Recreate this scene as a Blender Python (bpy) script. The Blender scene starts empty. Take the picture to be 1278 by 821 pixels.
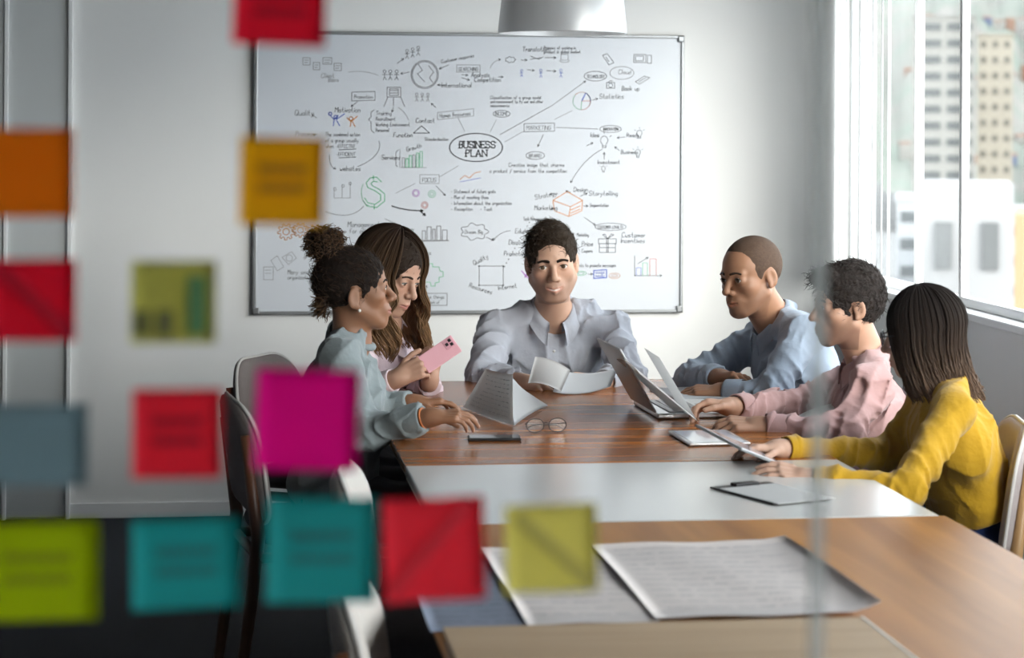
import bpy, math, random
import numpy as np
from mathutils import Vector, Matrix
from mathutils.bvhtree import BVHTree

random.seed(7)
rng = np.random.default_rng(7)
SC = bpy.context.scene
COL = SC.collection

# ------------------------------------------------------------------ camera
# photo frame 1278 x 821; focal length 2700 px, horizon at row 150, small roll
FPX, HCAM, YHOR = 2700.0, 1.64, 150.0
TH, RO = math.atan(.135), math.radians(.37)
FW = np.array([math.sin(TH), math.cos(TH), 0.0])
RT = np.array([math.cos(TH), -math.sin(TH), 0.0])
UP = np.array([0.0, 0.0, 1.0])
CAM = np.array([0.0, 0.0, HCAM])
cd = bpy.data.cameras.new('camera')
cd.sensor_width = 36.0
cd.lens = 36.0 * FPX / 1278.0
cd.shift_y = -(410.5 - YHOR) / 1278.0
cd.clip_start, cd.clip_end = 0.05, 5000
cd.dof.use_dof = True
cd.dof.focus_distance = 6.9
cd.dof.aperture_fstop = 3.7
cam = bpy.data.objects.new('camera', cd)
COL.objects.link(cam)
rc = math.cos(RO) * RT + math.sin(RO) * UP
uc = -math.sin(RO) * RT + math.cos(RO) * UP
cam.matrix_world = Matrix(((rc[0], uc[0], -FW[0], 0), (rc[1], uc[1], -FW[1], 0), (rc[2], uc[2], -FW[2], HCAM), (0, 0, 0, 1)))
SC.camera = cam

# ------------------------------------------------------------------ light
SC.view_settings.view_transform = 'Standard'
SC.view_settings.look = 'None'
SC.view_settings.gamma = 1.0
SC.view_settings.exposure = 0.85
SC.view_settings.use_curve_mapping = False
SKY = 3.2
world = bpy.data.worlds.new('overcast_sky')
SC.world = world
world.use_nodes = True
bg = world.node_tree.nodes['Background']
bg.inputs[0].default_value = (0.90, 0.95, 1.0, 1)
bg.inputs[1].default_value = SKY
sun_d = bpy.data.lights.new('sun', 'SUN')
sun_d.energy = 3.0
sun_d.angle = math.radians(34)
sun_d.color = (1.0, 0.95, 0.88)
sun = bpy.data.objects.new('sun', sun_d)
COL.objects.link(sun)
sun.rotation_euler = Vector((-0.40, 0.84, -0.28)).to_track_quat('-Z', 'Y').to_euler()

YB, XR, XL, ZC = 9.01, 2.682, -2.6, 2.72      # back wall, window wall, left wall, ceiling
YG = 1.845                                     # glass partition
SILL, WTOP = 0.965, 2.50

def ray(px, py):
    u = (px - 639) / FPX; v = -(py - YHOR) / FPX
    c, s = math.cos(RO), math.sin(RO)
    return FW + (u * c - v * s) * RT + (u * s + v * c) * UP
def onz(px, py, z): r = ray(px, py); return CAM + (z - HCAM) / r[2] * r
def ony(px, py, y): r = ray(px, py); return CAM + y / r[1] * r
def onx(px, py, x): r = ray(px, py); return CAM + x / r[0] * r
def atd(px, py, d): return CAM + d * ray(px, py)


# ------------------------------------------------------------------ helpers
class MB:
    """collects vertices and faces of ONE mesh"""
    def __init__(s): s.v = []; s.f = []
    def add(s, vs, fs):
        o = len(s.v); s.v += [tuple(map(float, v)) for v in vs]; s.f += [tuple(i + o for i in f) for f in fs]; return s
    def box(s, x0, x1, y0, y1, z0, z1):
        return s.add([(x0,y0,z0),(x1,y0,z0),(x1,y1,z0),(x0,y1,z0),(x0,y0,z1),(x1,y0,z1),(x1,y1,z1),(x0,y1,z1)],
              [(0,3,2,1),(4,5,6,7),(0,1,5,4),(1,2,6,5),(2,3,7,6),(3,0,4,7)])
    def obox(s, c, ax, ay, az):
        c, ax, ay, az = map(np.asarray, (c, ax, ay, az))
        vs = [c + i*ax + j*ay + k*az for k in (-1,1) for (i,j) in ((-1,-1),(1,-1),(1,1),(-1,1))]
        return s.add(vs, [(0,3,2,1),(4,5,6,7),(0,1,5,4),(1,2,6,5),(2,3,7,6),(3,0,4,7)])
    def tube(s, pts, rad, n=8, cap=True):
        pts = [np.asarray(p, float) for p in pts]; m = len(pts)
        if np.isscalar(rad): rad = [rad]*m
        t0 = pts[1]-pts[0]; ref = np.array([0,0,1.0]) if abs(t0[2]) < .9*np.linalg.norm(t0) else np.array([1.0,0,0])
        vs = []; nrm = np.cross(t0, ref); nrm /= np.linalg.norm(nrm)+1e-12
        for i in range(m):
            t = pts[min(i+1,m-1)]-pts[max(i-1,0)]; t /= np.linalg.norm(t)+1e-12
            nrm = nrm - t*(nrm@t); nrm /= np.linalg.norm(nrm)+1e-12; b = np.cross(t, nrm)
            for k in range(n):
                a = 2*math.pi*k/n; vs.append(pts[i]+rad[i]*(math.cos(a)*nrm+math.sin(a)*b))
        fs = [(i*n+k, i*n+(k+1)%n, (i+1)*n+(k+1)%n, (i+1)*n+k) for i in range(m-1) for k in range(n)]
        if cap: fs += [tuple(range(n-1,-1,-1)), tuple((m-1)*n+k for k in range(n))]
        return s.add(vs, fs)
    def lathe(s, prof, n=32, c=(0,0,0), close=False):
        vs = [(c[0]+r*math.cos(2*math.pi*k/n), c[1]+r*math.sin(2*math.pi*k/n), c[2]+z) for (r,z) in prof for k in range(n)]
        m = len(prof)
        fs = [(i*n+k, i*n+(k+1)%n, (i+1)*n+(k+1)%n, (i+1)*n+k) for i in range(m-1) for k in range(n)]
        if close: fs += [tuple(range(n-1,-1,-1)), tuple((m-1)*n+k for k in range(n))]
        return s.add(vs, fs)
    def grid(s, P):
        """P: (m,n,3) array of points -> open sheet"""
        m, n = P.shape[:2]
        return s.add(P.reshape(-1,3), [(i*n+j, i*n+j+1, (i+1)*n+j+1, (i+1)*n+j) for i in range(m-1) for j in range(n-1)])
    def sheet(s, P, t):
        """closed thin sheet of thickness t from a grid of points"""
        m, n = P.shape[:2]
        du = np.gradient(P, axis=0); dv = np.gradient(P, axis=1)
        N = np.cross(du, dv); N /= np.linalg.norm(N, axis=2, keepdims=True)+1e-12
        A = (P+N*t/2).reshape(-1,3); B = (P-N*t/2).reshape(-1,3); k = m*n
        fs = [(i*n+j, i*n+j+1, (i+1)*n+j+1, (i+1)*n+j) for i in range(m-1) for j in range(n-1)]
        fs = [f[::-1] for f in fs] + [tuple(q+k for q in f) for f in fs]
        ring = [i*n for i in range(m)] + [(m-1)*n+j for j in range(1,n)] + [i*n+n-1 for i in range(m-2,-1,-1)] + [j for j in range(n-2,0,-1)]
        L = len(ring)
        fs += [(ring[i], ring[(i+1)%L], ring[(i+1)%L]+k, ring[i]+k) for i in range(L)]
        return s.add(np.vstack([A,B]), fs)
    def build(s, name, mat, parent=None, smooth=False, bevel=0, seg=2):
        me = bpy.data.meshes.new(name); me.from_pydata(s.v, [], s.f); me.update()
        return mkobj(name, me, mat, parent, smooth, bevel, seg)

def mkobj(name, me, mat, parent=None, smooth=False, bevel=0, seg=2):
    o = bpy.data.objects.new(name, me); COL.objects.link(o)
    if mat is not None: me.materials.append(mat)
    if smooth: me.polygons.foreach_set('use_smooth', [True]*len(me.polygons))
    if bevel:
        b = o.modifiers.new('bevel','BEVEL'); b.width = bevel; b.segments = seg; b.limit_method = 'ANGLE'; b.angle_limit = math.radians(34)
        b.harden_normals = False
    if parent is not None: o.parent = parent
    return o
def empty(name, loc=(0,0,0), rz=0):
    o = bpy.data.objects.new(name, None); COL.objects.link(o); o.location = loc; o.rotation_euler = (0,0,rz); o.empty_display_size = .1
    return o
def tag(o, label=None, cat=None, group=None, kind=None):
    if label: o['label'] = label
    if cat: o['category'] = cat
    if group: o['group'] = group
    if kind: o['kind'] = kind
    return o
def copy_tree(o, parent=None):
    c = o.copy(); COL.objects.link(c); c.parent = parent
    for ch in list(o.children): copy_tree(ch, c)
    return c

def mat(name, col=(.8,.8,.8), rough=.5, metal=0.0, var=0.0, scale=20, bump=0.0, bscale=200, spec=.5, sheen=0, col2=None, stretch=(1,1,1), detail=4, trans=0, attr=False, sss=0, bdist=.004):
    m = bpy.data.materials.new(name); m.use_nodes = True
    nt = m.node_tree; N = nt.nodes; L = nt.links; b = N['Principled BSDF']
    b.inputs['Roughness'].default_value = rough; b.inputs['Metallic'].default_value = metal
    b.inputs['Specular IOR Level'].default_value = spec
    if sheen: b.inputs['Sheen Weight'].default_value = sheen
    if sss:
        b.inputs['Subsurface Weight'].default_value = sss; b.inputs['Subsurface Radius'].default_value = (.012,.005,.003); b.inputs['Subsurface Scale'].default_value = 1.0
    b.inputs['Base Color'].default_value = (*col, 1)
    out = None
    if var or bump or col2:
        tc = N.new('ShaderNodeTexCoord'); mp = N.new('ShaderNodeMapping'); mp.inputs['Scale'].default_value = stretch
        L.new(tc.outputs['Object'], mp.inputs['Vector'])
    if var or col2 or attr:
        if attr:
            at = N.new('ShaderNodeAttribute'); at.attribute_name = 'Col'; src = at.outputs['Color']
        else:
            rgb = N.new('ShaderNodeRGB'); rgb.outputs[0].default_value = (*col,1); src = rgb.outputs[0]
        out = src
        if var or col2:
            no = N.new('ShaderNodeTexNoise'); no.inputs['Scale'].default_value = scale; no.inputs['Detail'].default_value = detail
            L.new(mp.outputs[0], no.inputs['Vector'])
            mx = N.new('ShaderNodeMix'); mx.data_type = 'RGBA'
            if col2:
                cr = N.new('ShaderNodeValToRGB'); cr.color_ramp.elements[0].position = .35; cr.color_ramp.elements[1].position = .65
                L.new(no.outputs['Fac'], cr.inputs[0]); L.new(cr.outputs[0], mx.inputs['Factor'])
                L.new(src, mx.inputs['A']); mx.inputs['B'].default_value = (*col2,1)
            else:
                mx.blend_type = 'MULTIPLY'; mx.inputs['Factor'].default_value = 1
                mr = N.new('ShaderNodeMapRange'); mr.inputs['To Min'].default_value = 1-var; mr.inputs['To Max'].default_value = 1+var
                L.new(no.outputs['Fac'], mr.inputs['Value']); L.new(src, mx.inputs['A']); L.new(mr.outputs[0], mx.inputs['B'])
            out = mx.outputs['Result']
        L.new(out, b.inputs['Base Color'])
    if bump:
        nb = N.new('ShaderNodeTexNoise'); nb.inputs['Scale'].default_value = bscale; nb.inputs['Detail'].default_value = 3
        L.new(mp.outputs[0], nb.inputs['Vector'])
        bp = N.new('ShaderNodeBump'); bp.inputs['Strength'].default_value = bump; bp.inputs['Distance'].default_value = bdist
        L.new(nb.outputs['Fac'], bp.inputs['Height']); L.new(bp.outputs[0], b.inputs['Normal'])
    if trans:
        tr = N.new('ShaderNodeBsdfTranslucent')
        if out is not None: L.new(out, tr.inputs['Color'])
        else: tr.inputs['Color'].default_value = (*col,1)
        ms = N.new('ShaderNodeMixShader'); ms.inputs[0].default_value = trans
        L.new(b.outputs[0], ms.inputs[1]); L.new(tr.outputs[0], ms.inputs[2])
        L.new(ms.outputs[0], N['Material Output'].inputs['Surface'])
    return m
def glassmat(name, tint=(1,1,1), body=0.0, bodycol=(.7,.73,.72), ior=1.45):
    """thin architectural glass: clear see-through plus fresnel mirror, optional milky body"""
    m = bpy.data.materials.new(name); m.use_nodes = True
    nt = m.node_tree; N = nt.nodes; L = nt.links; N.remove(N['Principled BSDF'])
    t = N.new('ShaderNodeBsdfTransparent'); t.inputs[0].default_value = (*tint,1)
    g = N.new('ShaderNodeBsdfGlossy'); g.inputs['Roughness'].default_value = 0.0
    fr = N.new('ShaderNodeFresnel'); ge = N.new('ShaderNodeNewGeometry'); mr = N.new('ShaderNodeMapRange'); mr.inputs['To Min'].default_value = ior; mr.inputs['To Max'].default_value = 1/ior
    L.new(ge.outputs['Backfacing'], mr.inputs['Value']); L.new(mr.outputs[0], fr.inputs[0])
    ms = N.new('ShaderNodeMixShader'); L.new(fr.outputs[0], ms.inputs[0]); L.new(g.outputs[0], ms.inputs[2])
    if body:
        d = N.new('ShaderNodeBsdfTranslucent'); d.inputs[0].default_value = (*bodycol,1)
        d2 = N.new('ShaderNodeBsdfDiffuse'); d2.inputs[0].default_value = (*bodycol,1)
        md = N.new('ShaderNodeMixShader'); L.new(d.outputs[0], md.inputs[1]); L.new(d2.outputs[0], md.inputs[2])
        mb = N.new('ShaderNodeMixShader'); mb.inputs[0].default_value = body; L.new(t.outputs[0], mb.inputs[1]); L.new(md.outputs[0], mb.inputs[2])
        L.new(mb.outputs[0], ms.inputs[1])
    else: L.new(t.outputs[0], ms.inputs[1])
    L.new(ms.outputs[0], N['Material Output'].inputs['Surface'])
    return m
def woodmat(name, c1, c2, rough=.3, axis=0, scale=6, coat=0.0, spec=.5):
    m = bpy.data.materials.new(name); m.use_nodes = True
    nt = m.node_tree; N = nt.nodes; L = nt.links; b = N['Principled BSDF']
    tc = N.new('ShaderNodeTexCoord'); mp = N.new('ShaderNodeMapping')
    sc = [scale*1.0]*3; sc[axis] = scale*.08; mp.inputs['Scale'].default_value = sc
    L.new(tc.outputs['Object'], mp.inputs[0])
    n1 = N.new('ShaderNodeTexNoise'); n1.inputs['Scale'].default_value = 3; n1.inputs['Detail'].default_value = 8; n1.inputs['Distortion'].default_value = .6
    L.new(mp.outputs[0], n1.inputs['Vector'])
    cr = N.new('ShaderNodeValToRGB'); cr.color_ramp.elements[0].position = .32; cr.color_ramp.elements[1].position = .7
    cr.color_ramp.elements[0].color = (*c1,1); cr.color_ramp.elements[1].color = (*c2,1)
    L.new(n1.outputs['Fac'], cr.inputs[0]); L.new(cr.outputs[0], b.inputs['Base Color'])
    b.inputs['Roughness'].default_value = rough; b.inputs['Specular IOR Level'].default_value = spec
    if coat: b.inputs['Coat Weight'].default_value = coat; b.inputs['Coat Roughness'].default_value = .12
    bp = N.new('ShaderNodeBump'); bp.inputs['Strength'].default_value = .08; bp.inputs['Distance'].default_value = .002
    L.new(n1.outputs['Fac'], bp.inputs['Height']); L.new(bp.outputs[0], b.inputs['Normal'])
    return m

M = {}
M['wall'] = mat('wall_paint', (.86,.86,.85), .85, var=.03, scale=3, bump=.05, bscale=300)
M['trim'] = mat('white_trim', (.88,.88,.88), .5, var=.02, scale=5)
M['darkwall'] = mat('charcoal_paint', (.07,.07,.075), .85, var=.05, scale=4)
M['greywall'] = mat('grey_paint', (.16,.16,.17), .85, var=.04, scale=4)
M['ceiling'] = mat('ceiling_paint', (.12,.12,.12), .9, var=.02, scale=4)
M['carpet'] = mat('navy_carpet', (.012,.017,.026), .95, var=.5, scale=260, bump=.6, bscale=420)
M['door'] = mat('grey_door', (.62,.64,.64), .6, var=.03, scale=6)
M['glass'] = glassmat('clear_glass')
M['wglass'] = glassmat('window_glass', (.97,.985,.98), ior=1.08)
M['joint'] = glassmat('milky_joint', body=.42, bodycol=(.55,.57,.56))
M['alu'] = mat('aluminium', (.62,.63,.64), .35, 1.0, var=.05, scale=30)
M['darkalu'] = mat('grey_aluminium', (.30,.31,.32), .4, 1.0, var=.05, scale=30)
M['board'] = mat('board_enamel', (.68,.71,.76), .22, var=.015, scale=4)
M['wood_dark'] = woodmat('dark_walnut_top', (.20,.058,.010), (.42,.15,.032), .22, 0, 5, spec=.2)
M['wood_mid'] = woodmat('oak_top', (.28,.105,.016), (.46,.20,.042), .40, 1, 4, spec=.15)
M['wood_light'] = woodmat('pale_board', (.40,.27,.15), (.52,.37,.23), .5, 0, 4)
M['wood_edge'] = woodmat('walnut_edge', (.075,.028,.010), (.15,.06,.02), .35, 0, 6)
M['wood_chair'] = woodmat('dark_chair_wood', (.07,.026,.013), (.13,.05,.022), .4, 2, 8)
M['wood_chair_l'] = woodmat('oak_chair_wood', (.34,.19,.08), (.48,.29,.13), .45, 2, 8)
M['white_lam'] = mat('white_laminate', (.62,.63,.62), .2, var=.02, scale=5)
M['white_edge'] = mat('white_edge_band', (.82,.80,.74), .5, var=.02, scale=9)
M['uph_taupe'] = mat('taupe_fabric', (.25,.215,.21), .9, var=.12, scale=90, bump=.3, bscale=600)
M['uph_pale'] = mat('pale_fabric', (.62,.58,.54), .9, var=.1, scale=90, bump=.3, bscale=600)
M['uph_pink'] = mat('rose_grey_fabric', (.42,.37,.37), .9, var=.1, scale=90, bump=.3, bscale=600)
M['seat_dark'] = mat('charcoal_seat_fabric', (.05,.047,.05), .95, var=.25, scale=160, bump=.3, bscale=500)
M['piping'] = mat('pale_piping', (.62,.60,.58), .8, var=.05, scale=60)
M['black'] = mat('black_plastic', (.012,.012,.014), .4, var=.1, scale=40)
M['ink'] = mat('black_marker', (.02,.02,.025), .7, var=.2, scale=40)
M['ink_grey'] = mat('faded_marker', (.25,.25,.27), .7, var=.2, scale=40)
M['ink_green'] = mat('green_marker', (.12,.52,.26), .7, var=.2, scale=40)
M['ink_red'] = mat('red_marker', (.65,.14,.10), .7, var=.2, scale=40)
M['ink_blue'] = mat('blue_marker', (.10,.16,.60), .7, var=.2, scale=40)
M['ink_orange'] = mat('orange_marker', (.72,.28,.07), .7, var=.2, scale=40)
M['ink_purple'] = mat('purple_marker', (.48,.12,.58), .7, var=.2, scale=40)
M['paper'] = mat('white_paper', (.82,.82,.82), .85, var=.02, scale=12, trans=.5)
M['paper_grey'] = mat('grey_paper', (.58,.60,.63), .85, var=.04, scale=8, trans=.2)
M['paper_flip'] = mat('flipchart_paper', (.76,.70,.68), .85, var=.08, scale=7, bump=.3, bscale=14, trans=.1)
M['paper_blue'] = mat('blue_grey_paper', (.20,.23,.31), .8, var=.08, scale=7, bump=.3, bscale=14)

# ------------------------------------------------------------------ the room
def struct(o): o['kind'] = 'structure'; return o
struct(MB().box(XL, XR+.08, -2.6, YB+.2, -.12, 0).build('floor', M['carpet']))
struct(MB().box(XL, XR+.08, -2.6, YB+.2, ZC, ZC+.12).build('ceiling', M['ceiling']))
struct(MB().box(XL-.15, XR+.08, YB, YB+.2, 0, ZC).build('wall_back', M['wall']))
struct(MB().box(XL-.15, XL, -2.6, YB, 0, ZC).build('wall_left', M['greywall']))
struct(MB().box(XL-.15, XR+.08, -2.75, -2.6, 0, ZC).build('wall_rear', M['darkwall']))
wr = MB().box(XR, XR+.08, -2.6, YB, 0, SILL-.03).box(XR, XR+.08, -2.6, YB, WTOP, ZC)
wr.box(XR, XR+.08, 8.97, YB, SILL-.03, WTOP).box(XR, XR+.08, 1.75, 2.6, SILL-.03, WTOP).box(XR, XR+.08, -2.6, -2.2, SILL-.03, WTOP)
struct(wr.build('wall_right', M['wall']))
struct(MB().box(-.597, XR, YB-.014, YB, 0, .062).build('baseboard_back', M['trim'], bevel=.003))
struct(MB().box(XR-.014, XR, 2.0, YB-.014, 0, .062).build('baseboard_right', M['trim'], bevel=.003))
# door on the far wall, left of the board
d1 = struct(empty('door_1', (-.735, YB, 0)))
MB().box(-.125, .125, -.012, 0, .01, 2.6).build('side_panel', M['door'], d1)
MB().box(.12, .138, -.03, 0, 0, 2.6).build('door_frame', M['trim'], d1, bevel=.003)
MB().box(-.135, -.118, -.03, 0, 0, 2.6).build('door_frame', M['trim'], d1, bevel=.003)
MB().box(-1.05, -.137, -.018, 0, .01, 2.6).build('door_leaf', M['door'], d1, bevel=.003)
MB().box(-1.07, -1.05, -.03, 0, 0, 2.6).build('door_frame', M['trim'], d1, bevel=.003)
# window with sill, frame, mullions and panes in the right wall
def window(name, y0, y1, muls):
    w = struct(empty(name, (XR, (y0+y1)/2, 0))); yc = (y0+y1)/2
    MB().box(-.04, .10, y0-yc-.02, y1-yc+.02, SILL-.03, SILL).build('window_sill', M['trim'], w, bevel=.006)
    for (a, b) in ((SILL, SILL+.035), (WTOP-.05, WTOP)): MB().box(.03, .07, y0-yc, y1-yc, a, b).build('frame_rail', M['trim'], w, bevel=.004)
    ys = [y0+.02] + muls + [y1-.02]
    for y in ys: MB().box(.03, .06, y-yc-.015, y-yc+.015, SILL+.035, WTOP-.05).build('mullion', M['trim'], w, bevel=.003)
    for a, b in zip(ys[:-1], ys[1:]):
        MB().box(.042, .048, a-yc+.015, b-yc-.015, SILL+.035, WTOP-.05).build('pane', M['wglass'], w)
    return w
window('window_1', 2.6, 8.97, [3.6, 4.6, 5.6, 6.6, 7.70, 8.22])
window('window_2_added', -2.2, 1.75, [-.9, .4])  # unseen corridor opening, added to throw daylight on the near side of the partition
# vertical blind drawn to the far corner of the window
bl = empty('vertical_blind', (XR-.07, 8.58, SILL))
tag(bl, 'white vertical blind gathered at the far corner of the window', 'blind')
BLM = mat('blind_fabric', (.80,.80,.79), .8, var=.02, scale=20, trans=.45)
MB().box(-.03, .03, -.38, .40, 1.60, 1.64).build('head_rail', M['trim'], bl, bevel=.003)
for k in range(8):
    G = np.zeros((2,7,3)); yc_ = -.33+k*.098; a_ = math.radians(62+6*math.sin(k*2.1))
    for i_ in range(2):
        for j_ in range(7):
            u_ = (j_-3)/3; G[i_,j_] = (u_*.042*math.cos(a_)+.006*(1-u_*u_), yc_+u_*.055*math.sin(a_), .03+1.57*i_)
    MB().sheet(G, .0012).build('slat', BLM, bl, True)

# glass partition the camera looks through
wf = struct(empty('wall_front', (0, YG, 0)))
XJ = ony(1023, 400, YG)[0]
MB().box(XL, XJ-.006, 0, .008, .06, ZC-.05).build('pane', M['glass'], wf)
MB().box(XJ+.006, XR, 0, .008, .06, ZC-.05).build('pane', M['glass'], wf)
MB().box(XJ-.006, XJ+.006, -.002, .010, .06, ZC-.05).build('joint_strip', M['joint'], wf)
MB().box(XL, XR, -.02, .028, 0, .06).build('bottom_rail', M['alu'], wf)
MB().box(XL, XR, -.02, .028, ZC-.05, ZC).build('top_rail', M['alu'], wf)

# ------------------------------------------------------------------ city beyond the window
def building(name, label, px0, px1, py0, d, depth, colr, winc, rows=0, cols=0, ground=-30, wfrac=(.6,.5), roof=True, ww=None):
    a = atd(px0, py0, d); b = atd(px1, py0, d); top = a[2]
    w = np.linalg.norm((b-a)[:2]); ang = math.atan2(b[1]-a[1], b[0]-a[0])-math.atan(((px0+px1)/2-639)/FPX)
    o = empty(name, ((a[0]+b[0])/2, (a[1]+b[1])/2, ground), ang); tag(o, label, 'building')
    H = top-ground
    colr = tuple(c*.9 for c in colr); winc = tuple(c*.6 for c in winc)
    MB().box(-w/2, w/2, 0, depth, 0, H).build('facade', mat(name+'_render', colr, .9, var=.08, scale=.3), o)
    if roof: MB().box(-w/2-.2, w/2+.2, -.2, depth+.2, H, H+.5).build('parapet', mat(name+'_parapet', tuple(c*.85 for c in colr), .9, var=.05, scale=.5), o)
    wm = mat(name+'_window', winc, .3, var=.1, scale=1)
    if rows:
        fh = ww or 3.4; x0 = -w/2
        cw = w/cols
        for r in range(rows):
            zt = H-1.0-r*fh
            for c in range(cols):
                xa = x0+c*cw+cw*(1-wfrac[0])/2
                MB().box(xa, xa+cw*wfrac[0], -.12, .05, zt-fh*wfrac[1], zt).build('window', wm, o)
    return o
building('tower_block', 'tall beige tower block with rows of balcony windows', 1140, 1217, 22, 420, 10, (.20,.195,.18), (.07,.075,.075), 12, 2, -40, (.8,.45), True, 3.2)
building('tower_block', 'narrow cream tower wing beside the tall beige tower block', 1221, 1264, 45, 442, 12, (.26,.235,.19), (.13,.115,.09), 11, 3, -40, (.45,.4), True, 3.2)
building('office_block', 'low white office block with broad dark windows below the beige tower', 1120, 1215, 252, 230, 14, (.32,.33,.34), (.06,.07,.075), 3, 3, -30, (.7,.4), True, 2.9)
building('office_block', 'low grey white block right of the office with broad windows', 1216, 1300, 268, 210, 14, (.30,.305,.31), (.09,.095,.10), 3, 3, -30, (.72,.36), True, 2.9)
building('neighbour_house', 'pale grey neighbouring house with flat roof just beyond the window', 1150, 1264, 232, 60, 7, (.24,.24,.24), (.12,.125,.125), 2, 2, -9, (.35,.5), False, 2.6)
building('neighbour_shed', 'ochre rendered gable beside the pale grey neighbouring house', 1267, 1300, 268, 52, 5, (.30,.17,.09), (.3,.2,.15), 0, 0, -9, roof=False)
hill = []
hp = rng.random((14,2))
hm = mat('hillside', (.09,.11,.09), .95, var=.5, scale=.02, col2=(.13,.12,.11))
P = np.zeros((9,26,3))
for i in range(9):
    for j in range(26):
        q = atd(1080+j*14, 60, 900+i*110)
        P[i,j] = (q[0], q[1], -30+i*19+6*math.sin(j*.9+i)+4*math.sin(j*2.1))
hs = MB().grid(P).build('hillside', hm, None, True); struct(hs)
hc = [(.28,.27,.25),(.24,.14,.10),(.32,.31,.30),(.20,.18,.16),(.10,.13,.22)]
for k in range(33):
    kc, kr = k%11, k//11
    px = 1130+kc*14.5+5*(kr%2); d = 960+kr*230+rng.random()*60
    i = (d-900)/110; z = -30+i*19+3
    q = atd(px, 60, d); s = 2.0+rng.random()*1.2
    h = empty('hillside_house', (q[0], q[1], z-6), -.3+rng.random()*.6)
    cn = ('cream','terracotta','white','grey','blue')[k%5]
    tag(h, 'small %s house with clay roof on the far hillside behind the tower block' % cn, 'house', '%s houses on the far hillside' % cn)
    cm = M.setdefault('hc%d'%(k%5), mat('house_render_%d'%(k%5), tuple(c*.6 for c in hc[k%5]), .9, var=.08, scale=.3))
    MB().box(-s, s, -s*.6, s*.6, 0, 6+s*.8).build('facade', cm, h)
    rmm = M.setdefault('hroof', mat('clay_roof', (.12,.06,.04), .9, var=.2, scale=.4))
    zt = 6+s*.8
    MB().add([(-s*1.1,-s*.7,zt),(s*1.1,-s*.7,zt),(s*1.1,s*.7,zt),(-s*1.1,s*.7,zt),(-s*1.1,0,zt+s*.4),(s*1.1,0,zt+s*.4)],
             [(0,1,5,4),(2,3,4,5),(0,4,3),(1,2,5),(0,3,2,1)]).build('roof', rmm, h)
ground = struct(MB().box(-600, 1500, 12, 2500, -45, -44).build('ground_outside', mat('city_ground', (.10,.10,.10), .95, var=.3, scale=.03)))

# ------------------------------------------------------------------ stroke lettering
GL = {'a':'35 15 04 03 12 22 33;35 32','b':'08 02;04 15 25 34 33 22 12 03','c':'34 25 15 04 03 12 22 33','d':'38 32;34 25 15 04 03 12 22 33',
'e':'04 34 25 15 04 03 12 22 33','f':'38 28 17 12;05 25','g':'34 25 15 04 03 12 22 33;35 31 20 10','h':'08 02;04 15 25 34 32','i':'05 02;07 06','j':'15 11 00;17 16',
'k':'08 02;35 03;14 32','l':'08 03 12','m':'05 02;04 15 24 22;24 35 44 42','n':'05 02;04 15 25 34 32','o':'15 04 03 12 22 33 34 25 15','p':'05 00;04 15 25 34 33 22 12 03',
'q':'34 25 15 04 03 12 22 33;35 30','r':'05 02;03 15 25','s':'35 15 04 33 22 02','t':'18 13 22 32;05 25','u':'05 03 12 22 33;35 32','v':'05 12 25','w':'05 12 23 32 45',
'x':'05 32;35 02','y':'05 13;35 10 00','z':'05 35 02 32','A':'02 28 42;14 34','B':'02 08 28 37 36 25 05;25 34 33 22 02','C':'47 38 18 07 03 12 32 43','D':'02 08 28 46 44 22 02',
'E':'38 08 02 32;05 25','F':'38 08 02;05 25','G':'47 38 18 07 03 12 32 43 45 25','H':'02 08;42 48;05 45','I':'02 08','J':'38 33 22 12 03','K':'08 02;48 05 42','L':'08 02 32',
'M':'02 08 25 48 42','N':'02 08 42 48','O':'18 07 03 12 32 43 47 38 18','P':'02 08 28 37 36 25 05','Q':'18 07 03 12 32 43 47 38 18;24 42','R':'02 08 28 37 36 25 05;25 42',
'S':'47 38 18 07 06 15 35 44 43 32 12 03','T':'08 48;28 22','U':'08 03 12 32 43 48','V':'08 22 48','W':'08 12 25 32 48','X':'08 42;48 02','Y':'08 25 48;25 22','Z':'08 48 02 42',
'/':'01 38','-':'04 24','.':'02 12','$':'47 38 18 07 06 15 35 44 43 32 12 03;29 21'}
def glyphs(text, size):
    """polylines in (x, y) for a line of text, cap height = size"""
    out = []; x = 0; u = size/6.0
    for ch in text:
        if ch == ' ': x += 3*u; continue
        g = GL.get(ch)
        if not g: x += 3*u; continue
        mx = 0
        for pl in g.split(';'):
            pts = [(int(p[0]), int(p[1])-2) for p in pl.split()]
            mx = max([mx]+[p[0] for p in pts]); out.append([(x+a*u*.86+b*u*.1, b*u) for a, b in pts])
        x += (mx+1.25)*u*.86
    return out, x
def ribbon(mb, pts, w, to3, nrm):
    """flat ribbon along a polyline; to3 maps (x,y)->3D point, nrm lifts it a hair off the surface"""
    pts = [np.asarray(p, float) for p in pts]
    for a, b in zip(pts[:-1], pts[1:]):
        t = b-a; l = np.linalg.norm(t)
        if l < 1e-9: continue
        t /= l; n = np.array([-t[1], t[0]])*w/2; a2 = a-t*w*.3; b2 = b+t*w*.3
        mb.add([to3(*(a2-n))+nrm, to3(*(b2-n))+nrm, to3(*(b2+n))+nrm, to3(*(a2+n))+nrm], [(0,1,2,3)])

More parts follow.
